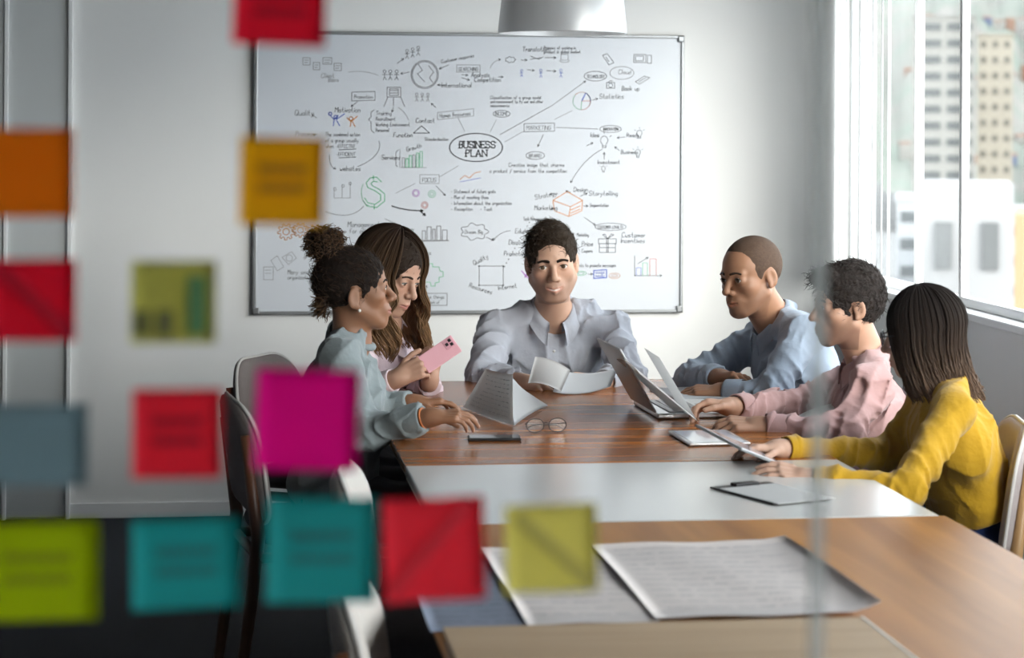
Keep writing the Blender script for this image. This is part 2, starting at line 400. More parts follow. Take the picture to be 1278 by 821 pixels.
# ------------------------------------------------------------------ whiteboard with its drawing
wb = empty('whiteboard', (1.04, YB, .83))
tag(wb, 'large whiteboard covered in a hand drawn business plan mind map', 'whiteboard')
bx0, bx1, bz0, bz1 = .137-1.04, 1.948-1.04, 0, 1.174
MB().box(bx0+.012, bx1-.012, -.022, -.002, bz0+.012, bz1-.012).build('board_surface', M['board'], wb)
for (a, b, c, d) in ((bx0, bx1, bz0, bz0+.014), (bx0, bx1, bz1-.014, bz1), (bx0, bx0+.016, bz0, bz1), (bx1-.014, bx1, bz0, bz1)):
    MB().box(a, b, -.03, 0, c, d).build('frame_rail', M['darkalu'], wb, bevel=.003)
for (a, c) in ((bx0, bz0), (bx1-.03, bz0), (bx0, bz1-.03), (bx1-.03, bz1-.03)):
    MB().box(a, a+.03, -.033, 0, c, c+.03).build('corner_cap', M['darkalu'], wb, bevel=.006)
BY = YB-.0225
WBO = np.array([1.04, YB, .83])
def bp3(px, py): return ony(px, py, BY) - WBO
BN = np.array([0, -.0006, 0])
def draw(polys, ink='ink', w=.55, name='sketch'):
    mb = MB()
    for p in polys:
        if len(p) > 1: ribbon(mb, p, w, bp3, BN)
    return mb.build(name, M[ink], wb)
def write(px, py, size, text, ink='ink', rot=0, w=.52, maxw=None):
    g, tw = glyphs(text, size); f = 1.0
    if maxw:
        f = maxw/tw
        if f < 1: q = max(f, .72); size *= q; g, tw = glyphs(text, size); f = maxw/tw; w *= .8
    c, s = math.cos(math.radians(rot)), math.sin(math.radians(rot))
    out = []
    for pl in g:
        out.append([(px+(x*f*c+y*s), py+(x*f*s-y*c)) for x, y in pl])
    return draw(out, ink, w, 'handwriting')
def ell(cx, cy, rx, ry, a0=0, a1=360, n=28): return [(cx+rx*math.cos(math.radians(a0+(a1-a0)*i/n)), cy+ry*math.sin(math.radians(a0+(a1-a0)*i/n))) for i in range(n+1)]
def rect(x0, y0, x1, y1, sk=0): return [(x0,y0+sk),(x1,y0-sk),(x1,y1-sk),(x0,y1+sk),(x0,y0+sk)]
def arrow(pts, h=3.2):
    (ax, ay), (bx, by) = pts[-2], pts[-1]; a = math.atan2(by-ay, bx-ax)
    return [pts, [(bx-h*math.cos(a-.45), by-h*math.sin(a-.45)), (bx,by), (bx-h*math.cos(a+.45), by-h*math.sin(a+.45)), (bx,by)]]
def bez(p0, p1, p2, n=14): return [((1-t)**2*p0[0]+2*t*(1-t)*p1[0]+t*t*p2[0], (1-t)**2*p0[1]+2*t*(1-t)*p1[1]+t*t*p2[1]) for t in [i/n for i in range(n+1)]]
def man(x, y, s=1.0): return [ell(x, y-4*s, 2*s, 2*s, n=10), [(x,y-2*s),(x,y+3*s)], [(x-3*s,y),(x+3*s,y)], [(x-2.2*s,y+7*s),(x,y+3*s),(x+2.2*s,y+7*s)]]
def cloud(cx, cy, rx, ry):
    return [[(cx+rx*math.cos(t)*(1+.12*math.cos(7*t)), cy+ry*math.sin(t)*(1+.16*math.cos(7*t))) for t in [2*math.pi*i/60 for i in range(61)]]]
def bulb(x, y, s=1.0): return [ell(x, y, 4*s, 4.5*s, 120, 420, 16), [(x-2*s,y+4*s),(x-2*s,y+8*s),(x+2*s,y+8*s),(x+2*s,y+4*s)], [(x-2*s,y+6*s),(x+2*s,y+6*s)], [(x-8*s,y-5*s),(x-6*s,y-4*s)], [(x+6*s,y-4*s),(x+8*s,y-5*s)], [(x,y-9*s),(x,y-7*s)]]
def gear(x, y, r, n=9): return [[(x+r*(1+.16*(1 if math.sin(n*t) > 0 else -1))*math.cos(t), y+r*(1+.16*(1 if math.sin(n*t) > 0 else -1))*math.sin(t)) for t in [2*math.pi*i/72 for i in range(73)]], ell(x, y, r*.45, r*.45, n=14)]

# title
draw([ell(594, 184, 33, 17.5, n=48)], 'ink', 1.2)
for txt, x, y, mw in (('BUSINESS', 573.5, 184.6, 46), ('PLAN', 581.5, 195.2, 28)):
    g, tw = glyphs(txt, 8.2); f = mw/tw; pl = []
    for q in g:
        q = [(x+(a-.1*b)*f, y-b) for a, b in q]; pl.append(q)
        for e in (q[0], q[-1]): pl.append([(e[0]-1.3, e[1]), (e[0]+1.3, e[1])])
    draw(pl, 'ink', 1.25, 'handwriting')
for a in ((378,72,387,81),(391,78,399,87),(403,72,414,80),(417,79,426,88)):
    draw([rect(*a), [(a[0]+2,a[1]+3),(a[2]-2,a[1]+3)], [(a[0]+2,a[1]+6),(a[2]-3,a[1]+6)]], 'ink_grey', .8)
write(401,97,5.5,'Client','ink_grey'); write(410,102,5.5,'Base','ink_grey')
draw(man(508,67,.9)+man(515,65,.9)+man(522,63,.9)); draw(arrow([(496,79),(504,73)]))
draw(man(480,93,.95)+man(487,93,.95)+man(495,93,.95)); draw([bez((435,90),(455,87),(472,94))],'ink_grey'); draw(arrow([(511,90),(500,92)]))
draw([ell(530,93,17,17.5), ell(530,93,15.5,16), [(522,80),(527,88),(521,92),(526,98),(530,102)], [(535,82),(541,90),(536,97),(540,103)]], 'ink_grey', .8)
write(551,79,6,'Customer response','ink',-11,maxw=42); draw([rect(570,81,599,90)],'ink_grey'); write(572,88.5,6,'SEARCHING','ink',maxw=25)
draw(arrow([(560,81),(548,86)])); draw(arrow([(576,93),(584,94)])); write(588,96,5.5,'Analysis'); draw(arrow([(576,97),(586,100)])); write(592,102,5.5,'Competition'); draw(arrow([(622,96),(628,96)]))
draw(arrow([(558,106),(546,106)])); write(551,109,5.8,'International')
draw([rect(483,109,500,121), rect(486,111,497,119), [(484,121),(479,133)], [(500,121),(505,133)], [(491,121),(491,132)], [(487,113),(496,113)], [(487,116),(496,116)]],'ink_grey',.9)
draw(man(520,121,.8)+man(527,121,.8)+man(534,121,.8),'ink_grey')
draw([rect(439,114.5,468,125.5,.4)]); write(442,123,6.5,'Promotion',maxw=24); draw(arrow([(446,127),(438,133)]))
write(418,140,6.2,'Motivation'); write(368,144,6.6,'Quality'); draw(arrow([(395,147),(389,143)])); write(369,170,6.2,'Process','ink_grey'); draw(arrow([(396,168),(390,168)]))
draw([[(411,143),(417,149),(422,144)], ell(412,142,2,2,n=8), [(417,149),(416,157)], [(420,149),(430,142)], [(420,150),(424,157)], ell(419,146,2.2,2.2,n=8)],'ink_blue',1.1)
draw([[(433,147),(438,152),(446,145)], [(438,152),(437,158)], [(440,152),(443,158)], ell(438,148,2.3,2.3,n=8)],'ink_orange',1.1)
write(406,170,6.8,'The combined action',maxw=44); write(406,177.5,6.8,'of a group usually',maxw=42); write(406,184.5,6.8,'when',maxw=11); write(420,184.5,6,'-EFFECTIVE',maxw=24); write(420,194.5,6,'-EFFICIENT',maxw=24); draw([[(423,187),(444,186)],[(423,197),(444,196)]],'ink',.7)
draw([[(467,137),(463,140),(463,146),(460,149),(463,152),(463,162),(467,166)]]); 
for k, t in enumerate(('Training','Recruitment','Working Environment','Personnel')): write(469,143.5+k*7,6.4,t,maxw=(20,25,43,17)[k])
draw(arrow([(491,134),(489,140)])); draw([bez((497,134),(506,140),(510,150))],'ink_grey')
draw([[(526,157),(516,166),(536,166),(526,157)]],'ink',.8); write(519,153,5.5,'Contact'); write(491,171,5.5,'Function'); write(530,175.5,5.5,'Standardization',maxw=30)
draw([rect(546,138,591,147,2.4)],'ink_grey'); write(549,147,7,'Human Resources','ink',-5,maxw=39); draw([[(571,146),(580,164)]],'ink_grey'); draw(arrow([(544,134),(538,129)]))
draw([bez((473,176),(478,195),(446,208))]); draw(arrow([bez((411,196),(411,206),(419,211))[-2], (419,211)])); write(424,213,5.8,'websites','ink'); draw([bez((411,193),(410,206),(418,211))])
draw([[(500,209),(532,209)], [(499,186),(499,209)]],'ink_grey')
for k in range(6): draw([rect(502+k*4.4, 206-(6+2.2*k if k%2 else 9+1.5*k), 505+k*4.4, 209)], 'ink_green' if k%3 else 'ink_grey', .7)
write(476,199,5.6,'Services'); draw([[(497,187),(494,190),(494,196),(492,198),(494,200),(494,206),(496,208)]]); write(508,189,5.2,'Growth','ink',-16)
# upper middle and right
draw(cloud(637,74.5,6,3.4)); draw(arrow([bez((612,85),(614,78),(624,74))[-2],(625,74)])); draw([bez((612,85),(614,77),(624,74))],'ink_grey')
write(652,64,5.6,'Translation'); write(679,61.5,5.6,'Process of working in',maxw=40); write(679,66.5,5.6,'product in global market',maxw=46)
draw(arrow([(650,75),(658,75)])); draw([[(662,70),(672,74),(678,71)],[(662,74),(676,72)]],'ink'); draw(arrow([(680,72),(694,72)])); draw([rect(700,68,709,75), ell(704.5,75,6,3,0,180,10)],'ink_grey')
draw(man(651,91,.7),'ink_blue'); draw(man(675,91,.8),'ink_blue'); draw(man(700,91,.8),'ink_blue'); draw(arrow([(658,87),(667,88)])); draw(arrow([(682,88),(694,89)]))
draw([ell(743,95,14,6)]); write(732,97.5,5.4,'TECHNOLOGY',maxw=23); draw(arrow([(624,168),(690,131),(731,101)]))
draw([[(752,69),(758,67),(766,78),(760,81),(752,69)],[(756,71),(760,77)]]); draw([rect(791,68,806,78), rect(793,70,803,76), rect(808,69,813,79)]); draw([ell(776,91,15,8)],'ink_grey',.6); write(772,92.5,5.5,'Cloud','ink_grey')
draw([rect(757,103,767,110), ell(762,106.5,2.6,2.6,n=10), [(759,103),(761,101),(764,101)]]); draw([[(793,102),(804,95),(811,97),(798,105),(793,102)],[(797,102),(806,97)]]); write(776,113,5.5,'Back up','ink')
draw([ell(726,126,11,11,0,95),[(726,126),(737,126)]],'ink_red'); draw([ell(726,126,11,11,95,220),[(726,126),(725,137)]],'ink_green'); draw([ell(726,126,11,11,220,300)],'ink_orange'); draw([ell(726,126,11,11,300,360),[(726,126),(731,116)]],'ink_blue',1.1)
write(748,123,5.8,'Statistics'); draw(arrow([(739,125),(746,123)])); draw([[(692,149),(714,138)]],'ink_grey')
for k, (t, mw) in enumerate((('Classification of a group model',64),('and measurement to its use and other',66),('measurements',24))): write(612,123.5+k*5,5,t,maxw=mw)
draw([ell(626,142,10.5,4.2)]); write(618,144,5,'INCOME',maxw=16); draw([[(612,164),(619,150)]],'ink_grey')
draw([rect(654,154,692,164,.4)]); write(657,162,6.5,'MARKETING',maxw=31); draw([[(630,177),(653,164)]],'ink_grey'); draw([[(694,159),(746,161)]],'ink'); draw(arrow([(678,168),(671,183)]))
draw([ell(762,161,13.5,4.4)]); write(753,163,5.2,'INNOVATION',maxw=19); draw(bulb(754,175,1.15)); write(737,171,5.5,'Idea'); draw(arrow([(732,182),(740,178)])); draw(arrow([(780,171),(770,172)])); write(782,171,5,'Ready'); draw(bulb(798,166,.8)); draw(arrow([(773,188),(767,183)])); write(775,192,5,'Business'); draw(bulb(796,190,.8)); draw(arrow([(754,199),(754,190)])); write(746,204.5,5,'Investment'); draw(bulb(753,210,.6),'ink_grey')
draw([ell(668,194,11.5,4.8)]); write(660,196.5,5.6,'BRAND',maxw=16); write(635,208,6.6,'Creative image that charms',maxw=70); write(611,215.5,6.6,'a product / service from the competition',maxw=97)
draw(arrow(bez((752,186),(728,198),(712,228))))
# lower half
draw([[(417,247),(438,247)],[(417,247),(417,234)],[(427,247),(427,231)],[(437,247),(437,228)],ell(418,236,1.6,2,n=8),ell(428,232,1.6,2,n=8),ell(437,229,1.6,2,n=8)],'ink_grey')
g = [[(476,227),(470,221),(462,222),(457,228),(459,234),(468,238),(475,243),(475,250),(468,255),(459,253),(455,247)], [(471,227),(466,226),(463,229),(465,232),(473,236),(480,242),(480,251),(470,259),(458,257),(453,250)], [(466,219),(466,224)],[(467,255),(467,261)]]
draw(g,'ink_green',1.0); draw([ell(460,240,9,16,90,220)],'ink_green',.6)
draw([rect(524,218,548,229)],'ink_grey'); write(527,227,6.6,'FOCUS','ink',maxw=18); draw([[(548,221),(572,207)]],'ink_grey'); draw([[(494,241),(518,229)]],'ink_grey'); draw(arrow([(544,232),(556,244)]))
draw([ell(519,241,4.5,4.5,n=16),ell(519,241,3,3,n=12)],'ink_purple'); draw([ell(539,242,4.5,4.5,n=16),ell(539,242,2.4,2.4,n=12)],'ink_green'); draw([ell(530,256,4.2,4.2,n=16),ell(530,256,2.6,2.6,n=12)],'ink_red')
draw(arrow(bez((489,257),(506,263),(528,263)))+arrow([(524,263),(531,269)]),'ink',1.4); draw([bez((406,264),(438,276),(454,257))],'ink')
draw([[(574,224),(580,219),(586,222),(592,216),(600,214)]],'ink_orange',.8); draw([[(574,227),(600,222)]],'ink_blue',.6)
for k, (t, mw) in enumerate((('- Statement of future goals',56),('- Plan of reaching them',47),('- Information about the organization',76),('- Reception    - Task',52))): write(563,241+k*7.3,6.2,t,maxw=mw)
draw(gear(357,289,9)+gear(375,287,8)+gear(393,290,9),'ink_orange',.9)
write(434,283,6.4,'Management'); write(436,291,6,'for all'); draw(arrow(bez((480,273),(488,276),(494,280)))); write(502,288,6.4,'to money',maxw=15); write(512,318,5.6,'deadlines')
draw([rect(527,288,531,300),rect(533,283,538,300),rect(540,286,543,300),rect(545,282,550,300),rect(552,287,558,300),[(525,301),(560,300)]],'ink_grey',.9)
draw(cloud(592,289,16,9.5)); write(580,291.5,6,'Dream Big',maxw=23); draw(arrow([(607,296),(616,300)])); draw(arrow(bez((637,288),(626,288),(615,300))))
draw([rect(329,333,341,349),[(331,337),(338,337)],[(331,341),(338,341)]],'ink_grey'); draw([[(338,325),(346,319),(354,333),(346,338),(338,325)]],'ink_grey'); draw([[(352,321),(364,314),(370,322),(360,330),(352,321)],ell(361,322,4,4,n=12)],'ink_grey')
write(359,342,6.4,'Many small',maxw=30); write(359,348.5,6.2,'organizations',maxw=34)
draw([[(522,333),(528,331),(530,335),(535,333),(535,329),(540,329),(540,333),(548,333),(549,338),(553,339),(553,345),(548,346),(548,352),(543,353),(543,357),(538,357),(537,352),(523,352),(522,345),(525,342),(522,339),(522,333)]],'ink_green',.8)
draw(arrow([(532,361),(532,356)])); draw([rect(524,366,558,381)]); write(527,372.5,5.6,'write things',maxw=28); write(527,379,5.6,'the work of',maxw=22)
draw([[(690,250),(708,239),(727,250),(712,258),(690,250)],[(690,250),(692,263),(710,270),(712,258)],[(710,270),(726,263),(727,250)],[(712,262),(724,257)],[(712,266),(724,261)]],'ink_orange',.9)
write(668,249,5.8,'Strategy','ink',-12); draw(arrow([(696,242),(686,242)])); write(716,239,5.4,'Design'); draw(arrow([(712,240),(706,238)])); write(735,244,5.8,'Storytelling'); draw(arrow([(724,245),(733,241)])); write(736,258,5.8,'Segmentation',maxw=24); draw(arrow([(728,257),(734,257)])); write(667,262,5.8,'Marketing'); draw(arrow([(693,260),(687,261)]))
write(653,275,5.8,'Task Management',maxw=28); write(643,291,5.8,'Education'); write(635,305,5.8,'Discounts'); write(629,319,5.8,'Promotion')
draw([[(661-2.6*k,277+4.6*k),(660.4-2.6*k,278+4.6*k)] for k in range(13)],'ink',.9)
draw([rect(598,332,628,356)]+[ell(a,b,.8,.8,n=6) for a in (598,628) for b in (332,356)]); write(592,331,5.6,'Quality','ink',-28); write(585,358,5.6,'Resources','ink',18); write(622,362,5.6,'Internet','ink',-8)
draw([ell(762,283,19.5,4.6)]); write(746,285.5,5.4,'CUSTOMER LOYALTY',maxw=32); draw(arrow([(729,271),(743,281)]))
draw([rect(747,298,769,304),rect(748,304,768,315),[(757,298),(757,315)],[(759,298),(759,315)],[(758,298),(752,293),(755,292),(758,298),(763,292),(766,293),(758,298)],[(748,309),(768,309)]])
write(776,296,6,'Customer'); write(775,303,6,'Incentives'); write(720,295,6,'Marketing',maxw=15); write(726,307,6,'Price'); write(726,315,6,'Coupons',maxw=14); write(717,333,6,'events to promote messages',maxw=52)
draw([[(651,338),(658,346)],[(658,341),(655,346)],[(662,342),(659,347)]],'ink_purple',1.2); draw([ell(725,341,7,2.6),ell(725,341,4,1.4)],'ink_green'); draw(arrow([(734,342),(740,342)])); draw([rect(741,337,757,347,.6)],'ink_blue',1.1); write(743,341.5,4.4,'social','ink_blue',maxw=12); write(743,346,4.4,'media','ink_blue',maxw=12); draw([ell(767,344,7,3.4),ell(767,344,3.5,1.6)],'ink_orange')
draw(arrow([(792,319),(792,344),(826,344)])); draw([rect(794,334,800,344)],'ink_blue'); draw([rect(802,328,808,344)],'ink_green'); draw([rect(811,323,819,344)],'ink_red'); draw(arrow([(796,329),(809,321)]))

# ------------------------------------------------------------------ sticky notes on the glass
def notecol(n, c, tr=.8): return mat('note_'+n, tuple(min(.97, q*1.25) for q in c), .85, var=.06, scale=25, trans=tr)
NOTES = [ # x0,x1,y0,y1, rot, colour, label, marks
 (291,407,-42,57,2,(.80,.03,.09),'red sticky note partly cut off above the amber one','w'),
 (-20,92,160,271,0,(.86,.31,.015),'orange sticky note above the plain red one','n'),
 (299,405,171,281,1,(.80,.50,.015),'amber yellow sticky note below the cropped red one','w'),
 (-14,96,323,426,0,(.76,.03,.09),'crimson sticky note with a diagonal crease under the orange one','d'),
 (163,270,325,428,0,(.58,.56,.20),'olive yellow sticky note with a small bar chart','c'),
 (165,277,485,596,0,(.84,.06,.11),'red sticky note with one written word above the teal one','w'),
 (-25,110,504,606,0,(.33,.42,.45),'pale grey blue sticky note above the lime one','n'),
 (-30,123,651,773,0,(.52,.60,.015),'lime green sticky note with two written lines','w'),
 (165,299,647,758,-1,(.06,.46,.46),'teal sticky note under the red one with a word','w'),
 (333,470,621,751,1,(.06,.44,.44),'teal sticky note under the magenta one','w'),
 (479,605,621,749,-2,(.90,.075,.12),'coral red sticky note with a diagonal crease beside the pale yellow one','e'),
 (630,745,629,738,-1,(.72,.67,.26),'pale yellow sticky note with a diagonal crease','d'),
 (319,447,461,586,2,(.80,.008,.38),'magenta sticky note above the teal one','n'),
]
for i, (x0,x1,y0,y1,rot,c,lab,mk) in enumerate(NOTES):
    a = ony(x0, (y0+y1)/2, YG); b = ony(x1, (y0+y1)/2, YG); t = ony((x0+x1)/2, y0, YG); bt = ony((x0+x1)/2, y1, YG)
    w = b[0]-a[0]; h = t[2]-bt[2]
    o = empty('sticky_note', ((a[0]+b[0])/2, YG-.0006, (t[2]+bt[2])/2)); o.rotation_euler = (0, math.radians(rot), 0)
    tag(o, lab, 'sticky note', 'sticky notes on the glass')
    G = np.zeros((7,7,3))
    for r in range(7):
        for q in range(7):
            u, v = q/6, r/6
            G[r,q] = ((u-.5)*w, -(.0003+.006*max(0, v-.3)**2*(1+.4*math.sin(3*u+i))), (.5-v)*h)
    nm = notecol(str(i), c)
    MB().sheet(G, .0003).build('paper', nm, o, True)
    ink = M.setdefault('noteink', mat('note_ink', (.10,.02,.05), .8, var=.1, scale=50, trans=.3))
    if mk == 'w':
        mb = MB()
        to3 = lambda x, y: np.array([x, -.0036, y])
        for ln in range(2):
            pts = [(-w*.28+k*w*.56/16, (.14-.22*ln)*h+.004*((-1)**k)) for k in range(17)]
            ribbon(mb, pts, .0012, to3, np.zeros(3))
        mb.build('handwriting', ink, o)
    if mk == 'c':
        mc = M.setdefault('chart', mat('chart_green', (.16,.36,.16), .8, var=.05, scale=50, trans=.4)); md = M.setdefault('chartd', mat('chart_dark', (.22,.22,.10), .8, var=.05, scale=50, trans=.4))
        for (u0,u1,hh,mm) in ((.05,.22,.30,md),(.30,.50,.30,md),(.66,.88,.72,mc)):
            MB().box((u0-.5)*w,(u1-.5)*w,-.005,-.0042,-h*.40,-h*.40+hh*h).build('chart_bar', mm, o)
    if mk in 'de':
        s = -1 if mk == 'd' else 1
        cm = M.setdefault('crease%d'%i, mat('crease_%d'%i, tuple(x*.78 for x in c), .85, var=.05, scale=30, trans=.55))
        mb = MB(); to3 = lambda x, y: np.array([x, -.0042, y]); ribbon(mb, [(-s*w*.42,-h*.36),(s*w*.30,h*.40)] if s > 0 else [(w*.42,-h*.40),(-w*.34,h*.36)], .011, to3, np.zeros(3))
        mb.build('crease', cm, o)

# ------------------------------------------------------------------ tables
def table(name, label, x0, x1, y0, y1, top, edge, leg, th=.03, inset=.06, bev=.004):
    o = empty(name, ((x0+x1)/2, (y0+y1)/2, 0)); tag(o, label, 'table', 'tables pushed together in a row')
    w, d = (x1-x0)/2, (y1-y0)/2
    MB().box(-w, w, -d, d, .74-th+.008, .74).build('tabletop', top, o, bevel=bev)
    MB().box(-w+.003, w-.003, -d+.003, d-.003, .74-th, .74-th+.008).build('edge_band', edge, o)
    i = inset
    MB().box(-w+i, w-i, -d+i, -d+i+.02, .64, .74-th).build('apron', edge, o); MB().box(-w+i, w-i, d-i-.02, d-i, .64, .74-th).build('apron', edge, o)
    MB().box(-w+i, -w+i+.02, -d+i+.02, d-i-.02, .64, .74-th).build('apron', edge, o); MB().box(w-i-.02, w-i, -d+i+.02, d-i-.02, .64, .74-th).build('apron', edge, o)
    for sx in (-1,1):
        for sy in (-1,1):
            cx, cy = sx*(w-i-.03-.24), sy*(d-i-.03)
            MB().box(cx-.028, cx+.028, cy-.028, cy+.028, 0, .64).build('leg', leg, o, bevel=.004)
    return o
table('meeting_table', 'dark glossy walnut meeting table with the laptop on it', .483, 1.645, 5.618, 7.42, M['wood_dark'], M['wood_edge'], M['wood_edge'])
table('meeting_table', 'white topped meeting table between the walnut and oak tables', .483, 1.642, 4.79, 5.612, M['white_lam'], M['white_edge'], M['wood_edge'], .034)
table('meeting_table', 'light oak meeting table under the flipchart sheets', .385, 1.655, 2.95, 4.784, M['wood_mid'], M['wood_edge'], M['wood_edge'])
pb = empty('drawing_board', (.772, 3.35, .74)); tag(pb, 'pale wooden drawing board lying on the oak table below the flipchart sheets', 'board')
MB().box(-.379, .374, -.36, .418, .0005, .012).build('panel', M['wood_light'], pb)
MB().box(.374, .379, -.36, .418, .0005, .013).build('edge_strip', M['white_edge'], pb)

def flat_sheet(x0,x1,y0,y1,z,fn,n=12,m=10):
    P = np.zeros((m,n,3))
    for i in range(m):
        for j in range(n):
            u, v = j/(n-1), i/(m-1); P[i,j] = (x0+(x1-x0)*u, y0+(y1-y0)*v, z+fn(u,v))
    return P
def scribble(parent, P, mt, rows=9, seed=1, off=.0006, u0=.08, u1=.92, v0=.1, v1=.9, w=.0016):
    """lines of cursive writing lying on a sheet given as a grid of points"""
    r = random.Random(seed); m, n = P.shape[:2]; mb = MB()
    du = np.gradient(P, axis=1); dv = np.gradient(P, axis=0); N = np.cross(du, dv); N /= np.linalg.norm(N, axis=2, keepdims=True)+1e-12
    def s(u, v):
        a, b = u*(n-1), v*(m-1); i, j = min(int(b), m-2), min(int(a), n-2); fa, fb = a-j, b-i
        q = lambda T: (T[i,j]*(1-fa)*(1-fb)+T[i,j+1]*fa*(1-fb)+T[i+1,j]*(1-fa)*fb+T[i+1,j+1]*fa*fb)
        return q(P)+off*q(N)
    lu = np.linalg.norm(P[0,-1]-P[0,0]); lv = np.linalg.norm(P[-1,0]-P[0,0])
    for k in range(rows):
        v = v0+(v1-v0)*k/max(1,rows-1); u = u0; e = u1-r.random()*.3*(u1-u0)
        while u < e:
            wl = (.02+.05*r.random())/lu; pts = []; st = 6
            for q in range(st+1): pts.append((u+wl*q/st, v+((q%2)*2-1)*.0035/lv*(.5+r.random())))
            for a, b in zip(pts[:-1], pts[1:]):
                A, B = s(*a), s(*b); t = B-A; l = np.linalg.norm(t)+1e-9; nn = np.cross(np.array([0,0,1.0]), t/l)
                if np.linalg.norm(nn) < .2: nn = np.cross(np.array([0,1.0,0]), t/l)
                nn = nn/np.linalg.norm(nn)*w/2
                mb.add([A-nn, B-nn, B+nn, A+nn], [(0,1,2,3)])
            u += wl+.012/lu
    return mb.build('handwriting', mt, parent)
def sheet_thing(name, label, cat, P, mt, rows=0, seed=1, t=.0006, group=None, ink='ink_grey', **kw):
    o = empty(name, tuple(P.reshape(-1,3).mean(0)[:2])+(float(P[...,2].min()),)); tag(o, label, cat, group)
    Q = P-np.array(o.location)
    MB().sheet(Q, t).build('page', mt, o, True)
    if rows: scribble(o, Q, M[ink], rows, seed, off=t/2+.0004, **kw)
    return o
sheet_thing('flipchart_sheet', 'blue grey sheet of notes at the left edge of the oak table', 'paper', flat_sheet(.372,.60,3.775,4.375,.7412,lambda u,v: .001+.003*math.sin(5*u+4*v)**2), M['paper_blue'], 12, 3, ink='ink', w=.0022)
sheet_thing('flipchart_sheet', 'flipchart sheet with handwriting between the blue grey sheet and the curled one', 'paper', flat_sheet(.545,.782,3.78,4.47,.7462,lambda u,v: .002+.003*math.sin(4*u+5*v)**2), M['paper_flip'], 12, 4, w=.0024)
sheet_thing('flipchart_sheet', 'large flipchart sheet with handwriting and a curled outer edge', 'paper', flat_sheet(.776,1.19,3.785,4.46,.7522,lambda u,v: .002+.003*math.sin(6*u+3*v)**2+.05*max(0,u-.86)**1.5*8*(1-.5*v), 18), M['paper_flip'], 12, 5, u1=.84, w=.0024)

# ------------------------------------------------------------------ chairs
def rrect(w, h, r, n=6, top_r=None):
    pts = []; tr = top_r or r
    for (cx, cy, rr, a0) in ((w-r,-h+r,r,-90),(w-tr,h-tr,tr,0),(-w+tr,h-tr,tr,90),(-w+r,-h+r,r,180)):
        for k in range(n+1):
            a = math.radians(a0+90*k/n); pts.append((cx+rr*math.cos(a), cy+rr*math.sin(a)))
    return pts
def pad(outline, t, bend=0, dome=.006, axis='y', lean=0):
    """cushion: outline in (u,v), thickness t, bend = curvature depth across u"""
    mb = MB(); n = len(outline); o = np.array(outline); hw = np.abs(o[:,0]).max()
    rings = [(.0,t/2+dome),(.2,t/2+dome*.96),(.4,t/2+dome*.86),(.65,t/2+dome*.6),(.86,t/2),(.97,t*.32),(1,0),(.97,-t*.32),(.86,-t/2),(.65,-t/2-dome*.3),(.4,-t/2-dome*.42),(.2,-t/2-dome*.48),(.0,-t/2-dome*.5)]
    vs = []
    for s, y in rings:
        for (u, v) in o*s if s > 0 else o*.02:
            yy = y - bend*(1-(u/hw)**2) - lean*v
            vs.append((u, yy, v) if axis == 'y' else (u, v, yy))
    fs = [(i*n+k, i*n+(k+1)%n, (i+1)*n+(k+1)%n, (i+1)*n+k) for i in range(len(rings)-1) for k in range(n)]
    fs += [tuple(range(n)), tuple((len(rings)-1)*n+k for k in range(n-1,-1,-1))]
    return mb.add(vs, fs)
def make_chair(uph, wood, label, loc, rz, seatmat=None):
    """faces local +Y"""
    o = empty('meeting_chair', loc, rz); tag(o, label, 'chair', 'chairs around the tables')
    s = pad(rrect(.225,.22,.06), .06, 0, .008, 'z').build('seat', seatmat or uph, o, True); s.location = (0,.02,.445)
    out = rrect(.225,.17,.05,7,.13)
    b = pad(out, .045, .045, .004, 'y', .14).build('backrest', uph, o, True); b.location = (0,-.205,.655)
    pipe = [(u, -.045*(1-(u/.225)**2)-.14*v, v) for (u,v) in out]; pipe.append(pipe[0])
    MB().tube(pipe, .006, 6, False).build('piping', M['piping'], b, True)
    for sx in (-1,1):
        MB().tube([(sx*.205,.20,0),(sx*.205,.205,.43)], [.016,.019], 8).build('leg', wood, o, True)
        MB().tube([(sx*.20,-.27,0),(sx*.205,-.235,.25),(sx*.205,-.215,.45),(sx*.20,-.255,.74)], [.016,.019,.02,.014], 8).build('leg', wood, o, True)
        MB().tube([(sx*.205,.20,.39),(sx*.205,-.215,.39)], .016, 8).build('side_rail', wood, o, True)
    MB().tube([(-.205,.20,.39),(.205,.20,.39)], .014, 8).build('front_rail', wood, o, True)
    MB().tube([(-.205,-.215,.39),(.205,-.215,.39)], .014, 8).build('back_rail', wood, o, True)
    return o
R = math.radians
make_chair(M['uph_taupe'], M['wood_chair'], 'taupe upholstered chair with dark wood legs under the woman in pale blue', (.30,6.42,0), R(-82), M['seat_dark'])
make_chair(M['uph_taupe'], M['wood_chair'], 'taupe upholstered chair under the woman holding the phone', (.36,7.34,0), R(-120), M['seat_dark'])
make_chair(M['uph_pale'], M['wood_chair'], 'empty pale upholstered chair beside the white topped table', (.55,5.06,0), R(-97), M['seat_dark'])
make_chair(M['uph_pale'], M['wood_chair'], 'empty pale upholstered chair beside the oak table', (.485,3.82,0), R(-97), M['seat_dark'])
make_chair(M['uph_pink'], M['wood_chair_l'], 'rose grey chair with light wood legs under the woman in mustard', (1.92,5.74,0), R(78))
make_chair(M['uph_pink'], M['wood_chair_l'], 'rose grey chair with light wood legs under the man in pink', (1.93,6.55,0), R(85))
make_chair(M['uph_pink'], M['wood_chair_l'], 'rose grey chair with light wood legs under the man with shaved head', (1.96,7.22,0), R(88))
make_chair(M['uph_taupe'], M['wood_chair'], 'taupe chair under the smiling man before the whiteboard', (1.17,7.93,0), R(180))

